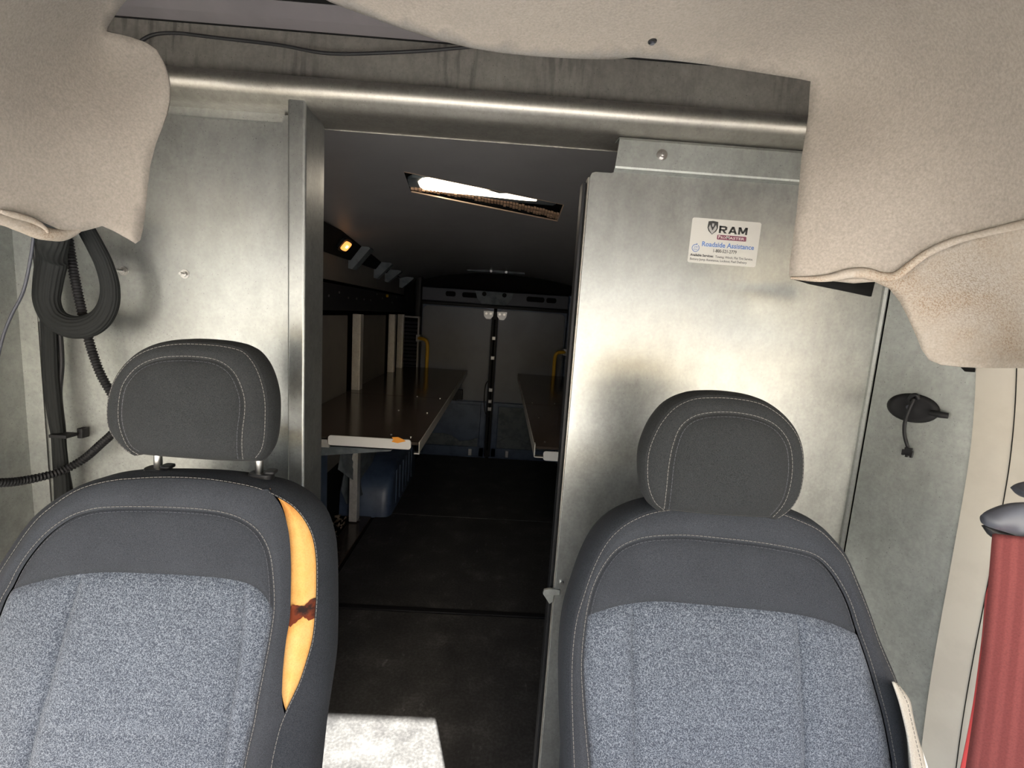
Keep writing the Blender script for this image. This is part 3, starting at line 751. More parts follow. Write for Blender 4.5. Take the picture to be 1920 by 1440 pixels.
def stext(body, a, b, width, m, size, name='print', off=0.0, par=st, sx=None):
    cu = bpy.data.curves.new(name, 'FONT'); cu.body = body; cu.size = size; cu.offset = off; cu.extrude = .00008; cu.resolution_u = 2
    o = bpy.data.objects.new(name, cu); COL.objects.link(o); cu.materials.append(m)
    bpy.context.view_layer.update(); w = o.dimensions.x
    s = (width * wS / w) if w > 0 else 1
    P = Vector(SP(a, b, .0010)); Mx = Matrix(((ex[0], 0, 0, 0), (ex[1], 0, -1, 0), (ex[2], 0, 0, 0), (0, 0, 0, 1)))
    X = Vector(ex); Zv = Vector(ez); Nn = X.cross(Zv)
    m4 = Matrix([[X[i], Zv[i], Nn[i], 0] for i in range(3)] + [[0, 0, 0, 1]])
    sc = Matrix.Diagonal((s, 1, 1, 1))
    full = Matrix.Translation(P) @ m4 @ sc
    me = bpy.data.meshes.new_from_object(o); bpy.data.objects.remove(o); bpy.data.curves.remove(cu)
    o = bpy.data.objects.new(name, me); COL.objects.link(o)
    o.parent = par; o.matrix_parent_inverse = Matrix.Translation(-Vector(_WL[par.name])); o.matrix_basis = full
    return o
mb = MB(); h0, h1 = .70, .86
def _lp(x0, w, pts): mb.prism([SP(x0 + a * w, h0 + b * (h1 - h0), .0008) for a, b in pts], (0, -.0002, 0))
_w = .115
for q_ in ([(0, 0), (.26, 0), (.26, 1), (0, 1)], [(0, .78), (.75, .78), (.92, .88), (.75, 1), (0, 1)], [(0, .36), (.75, .36), (.92, .46), (.75, .56), (0, .56)], [(.72, .40), (1, .50), (1, .88), (.72, 1)], [(.38, .40), (.66, .40), (1.02, 0), (.70, 0)]): _lp(.40, _w, q_)
for q_ in ([(0, 0), (.26, 0), (.64, 1), (.38, 1)], [(.76, 0), (1.02, 0), (.64, 1), (.38, 1)], [(.2, .18), (.8, .18), (.8, .38), (.2, .38)]): _lp(.535, _w * 1.1, q_)
for q_ in ([(0, 0), (.22, 0), (.22, 1), (0, 1)], [(.78, 0), (1, 0), (1, 1), (.78, 1)], [(0, 1), (.28, 1), (.6, .15), (.4, .15)], [(1, 1), (.72, 1), (.4, .15), (.6, .15)]): _lp(.68, _w * 1.15, q_)
mb.build('heading', M['ink'], st)
spoly(rrect(.385, .81, .555, .66, .01, .02, 3), .0007, .0008, 'banner', M['maroon'])
stext('P', .40, .58, .03, M['sticker'], hS * .10, 'banner_text', .0002); stext('RO', .437, .58, .07, M['sticker'], hS * .075, 'banner_text', .0001)
stext('M', .515, .58, .045, M['sticker'], hS * .10, 'banner_text', .0002); stext('ASTER', .565, .58, .22, M['sticker'], hS * .075, 'banner_text', .0001)
stext('Roadside Assistance', .175, .385, .76, M['inkblue'], hS * .15, 'title', .0003)
stext('1-800-521-2779', .345, .265, .34, M['ink'], hS * .105, 'phone_number', .0001)
stext('Available Services:', .03, .150, .34, M['ink'], hS * .075, 'small_print', .0002)
stext('Towing, Winch, Flat Tire Service,', .395, .145, .55, M['ink'], hS * .075, 'small_print')
stext('Battery Jump Assistance, Lockout, Fuel Delivery', .03, .060, .83, M['ink'], hS * .075, 'small_print')
# shield emblem
sh = [(.235, .94), (.30, .955), (.375, .94), (.38, .80), (.36, .73), (.305, .655), (.25, .73), (.23, .80)]
spoly(sh, .0007, .0009, 'shield', M['ink']); spoly([(.245, .80), (.262, .87), (.285, .80), (.305, .74), (.325, .80), (.348, .87), (.365, .80), (.345, .74), (.305, .67), (.265, .74)], .0009, .0010, 'shield_horns', M['inkgrey'])
spoly([(.29, .90), (.32, .90), (.318, .84), (.305, .82), (.292, .84)], .0009, .00105, 'shield_top', M['inkgrey'])
ring = [(.095 + .055 * math.cos(t), .33 + .055 * ar * math.sin(t)) for t in np.linspace(1.2, 7.2, 26)]; ri = [(.095 + .046 * math.cos(t), .33 + .046 * ar * math.sin(t)) for t in np.linspace(7.2, 1.2, 26)]
V = [SP(a, b, .0009) for a, b in ring] + [SP(a, b, .0009) for a, b in ri[::-1]]
mesh('clock_ring', V, [[i, i + 1, 26 + i + 1, 26 + i] for i in range(25)], M['inkblue'], st)
spoly([(.10, .44), (.12, .42), (.10, .395)], .0007, .0009, 'arrow', M['inkblue'])
stext('24', .068, .335, .05, M['inkblue'], hS * .06, 'clock_text'); stext('HOUR', .064, .285, .06, M['inkblue'], hS * .04, 'clock_text')

# ================================================================== HEADLINER
ctl = [(318, 160, .90), (272, 420, .90), (0, 400, .72), (0, 200, .70), (200, 250, .84), (150, 400, .82), (-150, 300, .62), (197, 57, .88), (100, 20, .74), (0, -150, .55), (300, 95, .90),
       (620, 0, .76), (760, 50, .80), (900, 90, .83), (1130, 108, .88), (1350, 122, .90), (1520, 150, .90), (900, -50, .64), (900, -250, .49), (1300, -50, .67), (1300, -250, .50), (500, -200, .52), (1200, 40, .77),
       (1490, 350, .86), (1480, 520, .84), (1600, 300, .80), (1700, 400, .74), (1920, 400, .60), (1920, 200, .58), (1650, 100, .78), (1920, -50, .52), (2100, 300, .48), (1700, -200, .50), (1660, 520, .78), (1920, 520, .60)]
_X = np.array([(a, b) for a, b, _ in ctl]) / 500.0; _Z = np.array([c for _, _, c in ctl])
_D = np.linalg.norm(_X[:, None] - _X[None], axis=2); _K = np.where(_D > 0, _D ** 2 * np.log(np.maximum(_D, 1e-9)), 0) + np.eye(len(_X)) * .02
_A = np.block([[_K, np.ones((len(_X), 1)), _X], [np.ones((1, len(_X))), np.zeros((1, 3))], [_X.T, np.zeros((2, 3))]])
_w = np.linalg.solve(_A, np.concatenate([_Z, np.zeros(3)]))
def hdepth(x, y):
    p = np.array([x, y]) / 500.0; d = np.linalg.norm(_X - p, axis=1); k = np.where(d > 0, d ** 2 * np.log(np.maximum(d, 1e-9)), 0)
    return float(k @ _w[:len(_X)] + _w[len(_X)] + p @ _w[-2:])
edge_left = [(-160, 370), (-60, 382), (0, 393), (30, 400), (70, 412), (110, 430), (140, 436), (165, 430), (190, 423), (215, 434), (240, 448), (253, 456), (262, 450), (267, 430), (271, 400), (275, 360), (281, 310), (292, 270), (304, 240), (313, 215), (318, 190), (319, 165), (315, 140), (306, 115), (294, 93), (275, 80), (250, 71), (225, 64), (206, 60), (197, 57)]
edge_gap = [(199, 48), (207, 35), (224, 10), (245, -15), (290, -60), (400, -100), (500, -60), (560, -30), (620, 0)]
edge_arc = [(650, 12), (700, 30), (760, 52), (820, 71), (880, 86), (940, 96), (1000, 102), (1060, 106), (1110, 108), (1150, 108), (1190, 104), (1250, 109), (1320, 118), (1390, 129), (1450, 139), (1500, 147), (1521, 152)]
edge_right = [(1519, 175), (1516, 220), (1510, 260), (1503, 300), (1499, 350), (1494, 400), (1487, 450), (1481, 490), (1479, 515), (1482, 521)]
def hd3(x, y, off=0.0):
    r = ray(x, y); return CAM + r * ((hdepth(x, y) + off) / r[1])
def fold_r(x, y):
    return hd3(x, y)
hl = thing('headliner', 'beige felt headliner around the roof of the cab, hanging loose at both sides', 'headliner', (0, .6, 1.98))
poly = edge_left + edge_gap + edge_arc + edge_right + [(1500, 524), (1530, 524), (1570, 518), (1610, 515), (1650, 521), (1690, 505), (1730, 475), (1780, 450), (1850, 432), (1930, 415), (2100, 390), (2250, 350), (2250, -300), (1200, -330), (-200, -330), (-400, 300)]
o = cdt(poly, 22, lambda x, y: hd3(x, y), 'felt_panel', M['felt'], hl, 0)
o.modifiers.new('s', 'SOLIDIFY').thickness = .006; o.modifiers['s'].offset = 0
# rolled hems
def hem(pts, r, name, m, off=0.0, n=80, flat=1.0, lbl=None):
    o = tube(name, [tuple(hd3(x, y, off)) for x, y in pts], r, m, hl, 10, n, flat=flat)
    if lbl: lab(o, lbl)
    return o
hem([(-160, 385), (-60, 396), (0, 408), (40, 420), (80, 436), (110, 441), (135, 437), (150, 430)], [.008, .008, .009, .010, .011, .011, .009, .003], 'rolled_hem', M['felt_dirty'], .0, 80, 1.2, 'frayed rolled lower hem at the left')
hem([(0, 396), (30, 404), (60, 413), (82, 426), (90, 436)], [.003, .005, .005, .004, .002], 'rolled_hem', M['felt_dirty'], -.012, 60)
hem([(1482, 521), (1530, 523), (1560, 520), (1590, 513), (1620, 512), (1650, 519), (1680, 517), (1710, 495), (1740, 474), (1790, 452), (1860, 434), (1940, 416), (2100, 390)], [.002, .005, .008, .009, .007, .006, .006, .005, .005, .006, .006, .006, .006], 'rolled_hem', M['felt_dirty'], -.004, 140, 1.0, 'curled lower hem at the right')
# loose stained flap under the fold on the right
fp = [(1560, 526), (1600, 521), (1650, 521), (1680, 512), (1710, 493), (1740, 474), (1790, 452), (1860, 434), (1940, 416), (2100, 390), (2150, 700), (2000, 694), (1920, 690), (1850, 690), (1800, 688), (1765, 684), (1742, 675), (1728, 655), (1716, 625), (1703, 595), (1688, 565), (1668, 540), (1640, 527), (1600, 530)]
def flapd(x, y):
    t = max(0, min(1, (y - 500) / 190.0)); r = ray(x, y)
    return CAM + r * ((hdepth(min(x, 1950), min(y, 520)) + .012 + .04 * math.sin(t * 2.2) - .015 * math.cos((x - 1650) / 60.0) * t) / r[1])
o = cdt(fp, 14, flapd, 'loose_flap', M['felt_dirty'], hl, .005); lab(o, 'stained felt flap hanging below the fold at the right')
# dark sheet painting in the shade of the gap behind the flap
gp = [(1490, 524), (1545, 523), (1600, 522), (1640, 524), (1632, 556), (1580, 545), (1520, 533)]
o = cdt(gp, 20, lambda x, y: PY(x, y, .96), 'gap_shade', M['void'], hl, .006); lab(o, 'dark sheet standing in for the shaded gap under the right corner')
# small push-pin hole
c = hd3(1223, 73, -.004); c_b = hd3(1223, 73, .0)
nrm = np.array(hd3(1240, 73)) - np.array(hd3(1206, 73)); nr2 = np.array(hd3(1223, 60)) - np.array(hd3(1223, 86)); nz = np.cross(nrm, nr2); nz /= np.linalg.norm(nz)
if nz.dot(ray(1223, 73)) > 0: nz = -nz
pn = MB().bar(tuple(np.array(c_b) + nz * .002), tuple(np.array(c_b) + nz * .0055), .0068, 16).build('push_pin', M['black'], hl); bevel(pn, .001)
MB().bar(tuple(np.array(c_b) + nz * .005), tuple(np.array(c_b) + nz * .008), .0035, 12).build('pin_socket', M['plastic'], pn)

# ================================================================== CONDUITS (left)
YC = 1.04
def path(pts, y): return [tuple(PY(p[0], p[1], p[2] if len(p) > 2 else y)) for p in pts]
def corr(period, amp): return lambda s, th, i: 1 + amp * math.sin(2 * math.pi * s / period)
def rib(nr, amp): return lambda s, th, i: 1 + amp * math.cos(nr * th)
hl_ = thing('cable_loop', 'thick black braided cable sleeve bent into a loop below the left headliner', 'cable sleeve', tuple(PY(140, 560, YC)))
tube('sleeve', path([(96, 380, .96), (96, 440, .98), (98, 480), (90, 530), (88, 565), (102, 596), (130, 612), (162, 612), (188, 598), (204, 570), (206, 535), (195, 495), (178, 460), (160, 425), (150, 385)], YC), [.030, .031, .032, .029, .027, .025, .0235, .0235, .023, .020, .018, .017, .0165, .016, .016], M['blackdull'], hl_, 72, 200, rib(18, .045), flat=.7)
o = tube('corrugated_hose', path([(116, 390), (128, 450), (140, 520), (155, 590), (170, 650), (188, 700), (210, 740), (228, 780), (215, 808), (190, 832), (155, 862), (110, 885, 1.05), (50, 900, 1.0), (0, 905, .95), (-80, 903, .88)], 1.075), .0085, M['black'], None, 12, 900, corr(.0065, .13)); tag(o, 'black corrugated hose passing behind the headrest and out to the left', 'hose')
vb = thing('cable_bundle', 'vertical black braided cable bundle strapped to the partition on the left', 'cable bundle', tuple(PY(110, 1000, 1.08)))
tube('sleeve', path([(78, 400), (80, 470), (84, 540), (92, 620), (95, 700), (102, 770), (109, 820), (112, 850), (116, 900), (119, 960), (122, 1060)], 1.085), [.012, .013, .014, .0145, .015, .015, .013, .015, .0165, .017, .017], M['blackdull'], vb, 48, 160, rib(12, .05), flat=.75)
tube('side_cable', path([(104, 560), (112, 620), (116, 680), (112, 740), (118, 800), (122, 860), (131, 910), (134, 935), (128, 970), (130, 1060)], 1.095), .005, M['black'], vb, 8, 120)
c = PY(118, 818, 1.07)
MB().box(c[0] - .026, c[0] + .012, 1.064, 1.094, c[2] - .0035, c[2] + .0035).build('cable_tie', M['black'], vb)
o = MB().box(c[0] + .006, c[0] + .018, 1.098, 1.118, c[2] - .012, c[2] + .012).build('tie_anchor', M['black'], vb); bevel(o, .002)
o = tube('thin_cable', path([(66, 420, 1.0), (58, 480, 1.0), (44, 545, 1.0), (22, 590, 1.0), (6, 630, 1.0), (-6, 680, 1.0)], 1.0), .0028, M['plastic'], None, 8, 90); tag(o, 'thin grey cable dropping from the left headliner hem to the picture edge', 'cable')

# ================================================================== RIGHT SIDE: grommet, pillar, belt
gr = thing('rubber_grommet', 'black round rubber grommet with a hanging lead on the angled panel', 'grommet', tuple(AP(1712, 765)))
gc = Vector(AP(1712, 765, .0)); gn = Vector((-1, -k_, 0)).normalized(); gu = Vector((-k_, 1, 0)).normalized() * -1; gv = Vector((0, 0, 1))
# gu points forward (toward the camera) along the plane
def gp3(a, b, d): return gc + gu * a + gv * b + gn * d
V = []; Fc = []; n_ = 32
lay = [(.042, 0), (.043, .003), (.040, .007), (.033, .010), (.030, .009), (.012, .012), (.0, .013)]
for r, d in lay:
    for k in range(n_): a = 2 * math.pi * k / n_; V.append(gp3(r * 1.12 * math.cos(a), r * .74 * math.sin(a), d))
for j in range(len(lay) - 1):
    for k in range(n_): Fc.append([j * n_ + k, j * n_ + (k + 1) % n_, (j + 1) * n_ + (k + 1) % n_, (j + 1) * n_ + k])
mesh('cap', V, Fc, M['black'], gr, True)
tpt = AP(1756, 770, .012); tube('pull_tab', [tuple(gp3(.035, -.002, .010)), tuple(gp3(.05, -.003, .014)), tuple(gp3(.065, -.003, .012))], [.006, .007, .006], M['black'], gr, 10, 20)
MB().bar(tuple(gp3(-.002, .002, .011)), tuple(gp3(-.002, .002, .018)), .005, 10).build('stud', M['plastic'], gr)
tube('clip', [tuple(AP(1704, 750, .016)), tuple(AP(1710, 742, .02)), tuple(AP(1718, 741, .02)), tuple(AP(1722, 748, .016))], .0042, M['black'], gr, 8, 30)
tube('lead', [tuple(AP(1714, 748, .022)), tuple(AP(1706, 765, .026)), tuple(AP(1697, 790, .024)), tuple(AP(1696, 815, .018)), tuple(AP(1702, 838, .014))], .0036, M['black'], gr, 10, 60)
c = Vector(AP(1704, 846, .012))
mb = MB()
for (a0, a1, b0, b1) in ((-.006, .006, -.006, .008), (-.010, -.006, -.010, .002), (.005, .009, -.012, .002), (-.008, .008, -.009, -.005), (-.003, .001, -.013, -.006)):
    P8 = [c + gu * a + gv * b for a, b in ((a0, b0), (a1, b0), (a1, b1), (a0, b1))]
    mb.prism([tuple(p) for p in P8], tuple(gn * .007))
mb.build('connector', M['black'], gr)
# screw near bottom of panel
# beige B-pillar trim: profile (plan view) swept down with the photographed edge curve
edge = [(1829, 600), (1828, 690), (1825, 760), (1818, 840), (1806, 920), (1790, 1010), (1772, 1110), (1752, 1220), (1735, 1330), (1722, 1440), (1712, 1540), (1700, 1700)]
E3 = [AP(x, y, .006) for x, y in cat(edge, 40)]
V = []; n_ = 7
for p in E3:
    for (dx, dy) in ((.012, .004), (0, -.002), (.004, -.012), (.022, -.055), (.0235, -.057), (.05, -.15), (.075, -.34)):
        V.append((p[0] + dx, p[1] + dy, p[2]))
Fc = [[i * n_ + k, i * n_ + k + 1, (i + 1) * n_ + k + 1, (i + 1) * n_ + k] for i in range(len(E3) - 1) for k in range(n_ - 1)]
pil = mesh('trim_6', V, Fc, M['trim'], None, True); struct(pil); solid(pil, .003); pil.modifiers.new('e', 'EDGE_SPLIT').split_angle = math.radians(25)
seam = [tuple(Vector(V[i * n_ + 4]) + Vector((-.001, -.001, 0))) for i in range(0, 40, 3)]
lab(tube('seam_groove', seam, .0008, M['void'], pil, 6, 60), 'thin dark seam down the pillar trim')
# black slot at pillar top
c = AP(1815, 691, .02); MB().prism([tuple(AP(x, y, .012)) for x, y in ((1802, 686), (1828, 686), (1828, 698), (1812, 697))], (0, .004, 0)).build('slot', M['void'], pil)
# small raised outline (screw cover) at right edge
cc_ = PX(1918, 745, 1.0)
# seat belt
sb = thing('seat_belt', 'red seat belt hanging from a dark grey shoulder guide at the right edge', 'seat belt', (.62, .45, .9))
YB = .56
wl = [(1862, 1000), (1860, 1020), (1852, 1120), (1842, 1220), (1828, 1330), (1812, 1440), (1795, 1560)]
wr = [(2000, 1010), (1999, 1030), (1997, 1120), (1990, 1220), (1982, 1330), (1975, 1440), (1965, 1560)]
Lc = cat(wl, 60); Rc = cat(wr, 60); V = []; Fc = []; uv = []
for i in range(60):
    a = PY(Lc[i][0], Lc[i][1], YB - .0015 * i); b = PY(Rc[i][0], Rc[i][1], YB - .05 - .0015 * i)
    for k in range(9): 
        t = k / 8; p = a * (1 - t) + b * t; V.append((p[0], p[1] - .004 * math.sin(math.pi * t), p[2])); uv.append((t, i / 60))
for i in range(59):
    for k in range(8): Fc.append([i * 9 + k, i * 9 + k + 1, (i + 1) * 9 + k + 1, (i + 1) * 9 + k])
bw = mesh('webbing', V, Fc, M['belt'], sb, True)
ul = bw.data.uv_layers.new(name='UVMap')
for lp0 in bw.data.loops: ul.data[lp0.index].uv = uv[lp0.vertex_index]
solid(bw, .002)
# second layer of webbing, slightly behind at lower left
wl2 = [(1850, 1120), (1843, 1200), (1822, 1330), (1800, 1440), (1770, 1560)]; wr2 = [(1856, 1100), (1856, 1200), (1850, 1330), (1842, 1440), (1830, 1560)]
Lc = cat(wl2, 30); Rc = cat(wr2, 30); V = []
for i in range(30):
    V += [tuple(PY(Lc[i][0], Lc[i][1], YB + .03)), tuple(PY(Rc[i][0], Rc[i][1], YB + .02))]
o = mesh('webbing', V, [[2 * i, 2 * i + 1, 2 * i + 3, 2 * i + 2] for i in range(29)], mat('red_webbing_edge', (.36, .03, .03), .8), sb, True); solid(o, .002); lab(o, 'brighter red folded-back strand of the webbing')
# guide: swept plastic shroud
def shroud(name, pts_top, pts_bot, y, dy, m, n=24, puff=.009, par=sb):
    T = cat(pts_top, n); B = cat(pts_bot, n); V = []; nk = 10
    for i in range(n):
        a = PY(T[i][0], T[i][1], y); b = PY(B[i][0], B[i][1], y)
        for k in range(nk):
            an = math.pi * k / (nk - 1); c = (a + b) / 2 + (a - b) / 2 * math.cos(an)
            w = min(1, .5 + (i / 5.0) ** .6)
            V.append((c[0], c[1] - puff * w * math.sin(an), c[2]))
        for k in range(nk - 2, 0, -1):
            an = math.pi * k / (nk - 1); c = (a + b) / 2 + (a - b) / 2 * math.cos(an)
            V.append((c[0], c[1] + dy * math.sin(an), c[2]))
    m_ = nk * 2 - 2
    Fc = [[i * m_ + k, i * m_ + (k + 1) % m_, (i + 1) * m_ + (k + 1) % m_, (i + 1) * m_ + k] for i in range(n - 1) for k in range(m_)]
    Fc.append(list(range(m_))); Fc.append([(n - 1) * m_ + k for k in range(m_)])
    return mesh(name, V, Fc, m, par, True)
shroud('guide_cover', [(1841, 966), (1850, 958), (1870, 949), (1895, 943), (1925, 941), (2010, 935)], [(1842, 982), (1850, 987), (1872, 994), (1895, 1001), (1925, 1012), (2010, 1035)], .55, .003, M['plastic'], puff=.014)
shroud('guide_base', [(1844, 985), (1850, 984), (1875, 990), (1900, 998), (1990, 1020)], [(1845, 990), (1852, 1002), (1866, 1010), (1900, 1018), (1990, 1045)], .565, .003, M['black'], puff=.008)
bt = shroud('height_adjuster', [(1898, 914), (1904, 908), (1920, 903), (1960, 898)], [(1899, 918), (1905, 926), (1920, 933), (1960, 940)], .60, .003, M['plastic'], puff=.012, par=None)
tag(bt, 'dark grey belt height adjuster knob above the shoulder guide', 'adjuster')

# ================================================================== SEATS
class Plane:
    def __init__(s, x, y, z, tilt, yaw=0.0):
        s.O = np.array([x, y, z]); c, k = math.cos(yaw), math.sin(yaw)
        s.U = np.array([c, k, 0.0]); s.V = np.array([-k * math.sin(tilt), c * math.sin(tilt), math.cos(tilt)])
        s.N = np.cross(s.U, s.V)          # towards the camera (-y)
        if s.N[1] > 0: s.N = -s.N
    def uv(s, px, py, h=0.0):
        d = ray(px, py); o = s.O + s.N * h; t = (o - CAM).dot(s.N) / d.dot(s.N); p = CAM + d * t - o
        return np.array([p.dot(s.U), p.dot(s.V)])
    def at(s, u, v, h=0.0): return s.O + s.U * u + s.V * v + s.N * h
def dpoly(P, C):
    """distance of points P (n,2) to polyline C"""
    A = C[:-1]; D = C[1:] - A; L2 = np.maximum((D * D).sum(1), 1e-12); best = np.full(len(P), 1e9)
    for a, d, l2 in zip(A, D, L2):
        t = np.clip(((P - a) @ d) / l2, 0, 1); best = np.minimum(best, np.linalg.norm(P - a - t[:, None] * d, axis=1))
    return best
def coons(top, bot, left, right):
    """top/bot: left-to-right (m,2); left/right: top-to-bottom (n,2)"""
    m, n = len(top), len(left); s = np.linspace(0, 1, m)[None, :, None]; t = np.linspace(0, 1, n)[:, None, None]
    Lc = (1 - s) * left[:, None] + s * right[:, None]; Tc = (1 - t) * top[None] + t * bot[None]
    B = (1 - s) * (1 - t) * top[0] + s * (1 - t) * top[-1] + (1 - s) * t * bot[0] + s * t * bot[-1]
    return Lc + Tc - B
def patch(pl, G_, base, puff, w, bnd, name, m, parent, smooth=True):
    n, mm = G_.shape[:2]; P = G_.reshape(-1, 2); d = dpoly(P, bnd) if bnd is not None else np.full(len(P), 1.0)
    h = base(P) + puff * (1 - np.exp(-d / w))
    V = [pl.at(P[i][0], P[i][1], h[i]) for i in range(len(P))]
    Fc = [[i * mm + k, i * mm + k + 1, (i + 1) * mm + k + 1, (i + 1) * mm + k] for i in range(n - 1) for k in range(mm - 1)]
    o = mesh(name, V, Fc, m, parent, smooth); 
    return o
def stitches(pl, curve, base, off_h, name, parent, gap=.0072, dash=.0043, r=.0005):
    L = length(curve); n = max(3, int(L / gap)); A = resample(curve, n * 4 + 1); mb = MB()
    hh = base(A)
    for i in range(n):
        a = A[i * 4]; b = A[min(i * 4 + 3, len(A) - 1)]
        pa = pl.at(a[0], a[1], hh[i * 4] + off_h); pb = pl.at(b[0], b[1], hh[min(i * 4 + 3, len(A) - 1)] + off_h)
        d = pb - pa; ln = np.linalg.norm(d); 
        if ln < 1e-6: continue
        mb.bar(tuple(pa), tuple(pb), r, 5)
    return stuff(mb.build(name, M['thread'], parent))
def norm2(C):
    T = np.gradient(C, axis=0); T /= np.maximum(np.linalg.norm(T, axis=1), 1e-9)[:, None]; return np.stack([-T[:, 1], T[:, 0]], 1)

def make_seat(label, floor_xy, pl, hpl, d):
    """d: image curves of the seams; pl plane of the backrest, hpl plane of the headrest"""
    t = thing('van_seat', label, 'seat', (floor_xy[0], floor_xy[1], 0), 'front seats of the cab')
    ext = d['ext']
    def cv(name, n, down=True):
        c = np.array([pl.uv(*p, -.026 if name == 'outer' else -.005) for p in d[name]])
        c = cat(c, 300)
        return c
    def lower(c, at_end, L=.34):
        e = c[-1] if at_end else c[0]; q = e + np.array([0, -L]); return np.vstack([c, q]) if at_end else np.vstack([q, c])
    outer = cv('outer', 0); inner = cv('inner', 0); itop = cv('itop', 0)
    outer = lower(lower(outer, True), False); inner = lower(lower(inner, True), False)
    uc = (outer[:, 0].min() + outer[:, 0].max()) / 2; hw = (outer[:, 0].max() - outer[:, 0].min()) / 2
    base = lambda P: -.030 * np.abs((P[:, 0] - uc) / hw) ** 3 
    # bolster ring between the inner seam and the outer seam (or the tear)
    n = 220; O = resample(outer, n); I = resample(inner, n)
    # match the ring rungs by nearest fraction: use arc fraction
    Osplit = O.copy()
    bnd = np.vstack([I, O[::-1]])
    mm = 14; s = np.linspace(0, 1, mm)[None, :, None]
    if 'tearL' in d:
        TL = cat(np.array([pl.uv(*p) for p in d['tearL']]), 120); TR = cat(np.array([pl.uv(*p) for p in d['tearR']]), 120)
        # pull the ring's outer edge in to the left lip of the tear, rung by rung
        y0, y1 = TL[:, 1].max(), TL[:, 1].min()
        i0 = int(np.argmin(np.linalg.norm(O - TL[0], axis=1))); i1 = int(np.argmin(np.linalg.norm(O - TL[-1], axis=1)))
        seg = resample(TL, i1 - i0 + 1); Osplit[i0:i1 + 1] = seg
        # side strip between the tear's right lip and outer seam is foam up to the seam
    Gd = (1 - s) * I[:, None] + s * Osplit[:, None]
    patch(pl, Gd, lambda P: base(P) + .004, .011, .012, np.vstack([I, Osplit[::-1]]), 'bolster', M['fabric'], t)
    if 'tearL' in d:
        seam_side = O[i0:i1 + 1]; m2 = i1 - i0 + 1; TLs = resample(TL, m2); k_burn = d['burn']
        ys = pl.uv(560, k_burn[0])[1]; ye = pl.uv(560, k_burn[1])[1]
        ia = int(np.argmin(np.abs(TLs[:, 1] - ys))); ib = int(np.argmin(np.abs(TLs[:, 1] - ye)))
        s2 = np.linspace(-.12, 1.0, 14)[None, :, None]
        for nm, a, b, mt, dh, lb in (('exposed_foam', 0, ia + 1, M['foam'], .002, 'upper piece of exposed yellow foam in the torn bolster'), ('burnt_foam', ia, ib + 1, M['burnt'], .0035, 'dark burnt-looking brown band across the foam'), ('exposed_foam', ib, m2, M['foam'], .002, 'lower piece of exposed yellow foam in the torn bolster')):
            A = resample(TLs[a:b], 60); B = resample(seam_side[a:b], 60)
            Gf = (1 - s2) * A[:, None] + s2 * B[:, None]
            if nm == 'burnt_foam':      # ragged band, a little wider than the gap between the two foam pieces
                rg = np.random.default_rng(4); mid = Gf.mean(0, keepdims=True); wv = 1.5 + .45 * np.sin(np.linspace(0, 9, 14)) + rg.uniform(-.2, .2, 14)
                Gf = mid + (Gf - mid) * wv[None, :, None]
            bn = np.vstack([A, B[::-1], A[:1]])
            patch(pl, Gf, lambda P, dh=dh: base(P) - .006 + dh, .011, .016, bn, nm, mt, t)['label'] = lb
    # yoke
    iL = int(np.argmin(np.linalg.norm(inner - itop[0], axis=1))); iR = int(np.argmin(np.linalg.norm(inner - itop[-1], axis=1)))
    yt = resample(inner[iL:iR + 1], 90); yb = resample(itop, 90)
    yt[0] = yb[0]; yt[-1] = yb[-1]
    Gy = np.stack([(1 - q) * yt + q * yb for q in np.linspace(0, 1, 26)])
    patch(pl, Gy, lambda P: base(P) + .001, .009, .012, np.vstack([yt, yb[::-1]]), 'yoke_panel', M['fabric'], t)
    # speckled insert panels
    lowv = inner[0][1]
    def vert(name):
        c = cat(np.array([pl.uv(*p) for p in d[name]]), 100); return np.vstack([c, [c[-1][0], lowv]])
    vs_ = [vert(k) for k in d['verts']]
    left = inner[:iL + 1][::-1].copy(); right = inner[iR:].copy(); left[0] = itop[0]; right[0] = itop[-1]
    cols = [left] + vs_ + [right]
    for k in range(len(cols) - 1):
        a = resample(cols[k], 90); b = resample(cols[k + 1], 90)
        ja = int(np.argmin(np.linalg.norm(itop - a[0], axis=1))); jb = int(np.argmin(np.linalg.norm(itop - b[0], axis=1)))
        tp = resample(itop[ja:jb + 1], 40); a[0] = tp[0]; b[0] = tp[-1]
        bt_ = resample(np.array([a[-1], b[-1]]), 40)
        g = coons(tp, bt_, a, b)
        bn = np.vstack([a[::-1], tp, b])
        cr = pl.uv(*d['crease'])[1]
        deep = .009 if 0 < k < len(cols) - 2 else .012
        patch(pl, g, lambda P, cr=cr: base(P) + .001 - .004 * np.exp(-((P[:, 1] - cr) / .006) ** 2), deep, .010, bn, 'insert_panel', M['speckle'], t)
    # piping lines in the seams
    # shell: side and back
    C = resample(outer, 200); N = norm2(C)
    if (C[len(C) // 2] + N[len(C) // 2] * .05)[1] < C[len(C) // 2][1]: N = -N
    lay = d['shell']; V = []; b0 = base(C) + .004
    if 'sil' in d:
        Sc = cat(np.array([pl.uv(*p, -.07) for p in d['sil']]), 300); Sc = np.vstack([[Sc[0] + np.array([0, -.34])], Sc, [Sc[-1] + np.array([0, -.34])]]); Sc = resample(Sc, 200)
        NS = norm2(Sc)
        if (Sc[100] + NS[100] * .05)[1] < Sc[100][1]: NS = -NS
        lay = [(0, 0)] * 4 + [(-.018, .095), (-.045, .125), (-.10, .135)]
        for q, hq_ in ((0, 0), (.35, -.008), (.75, -.028), (1, -.06)):
            for i in range(200): e = C[i] * (1 - q) + Sc[i] * q; V.append(pl.at(e[0], e[1], b0[i] + hq_))
        for off, dep in lay[4:]:
            for i in range(200): e = Sc[i] + NS[i] * off; V.append(pl.at(e[0], e[1], b0[i] - dep))
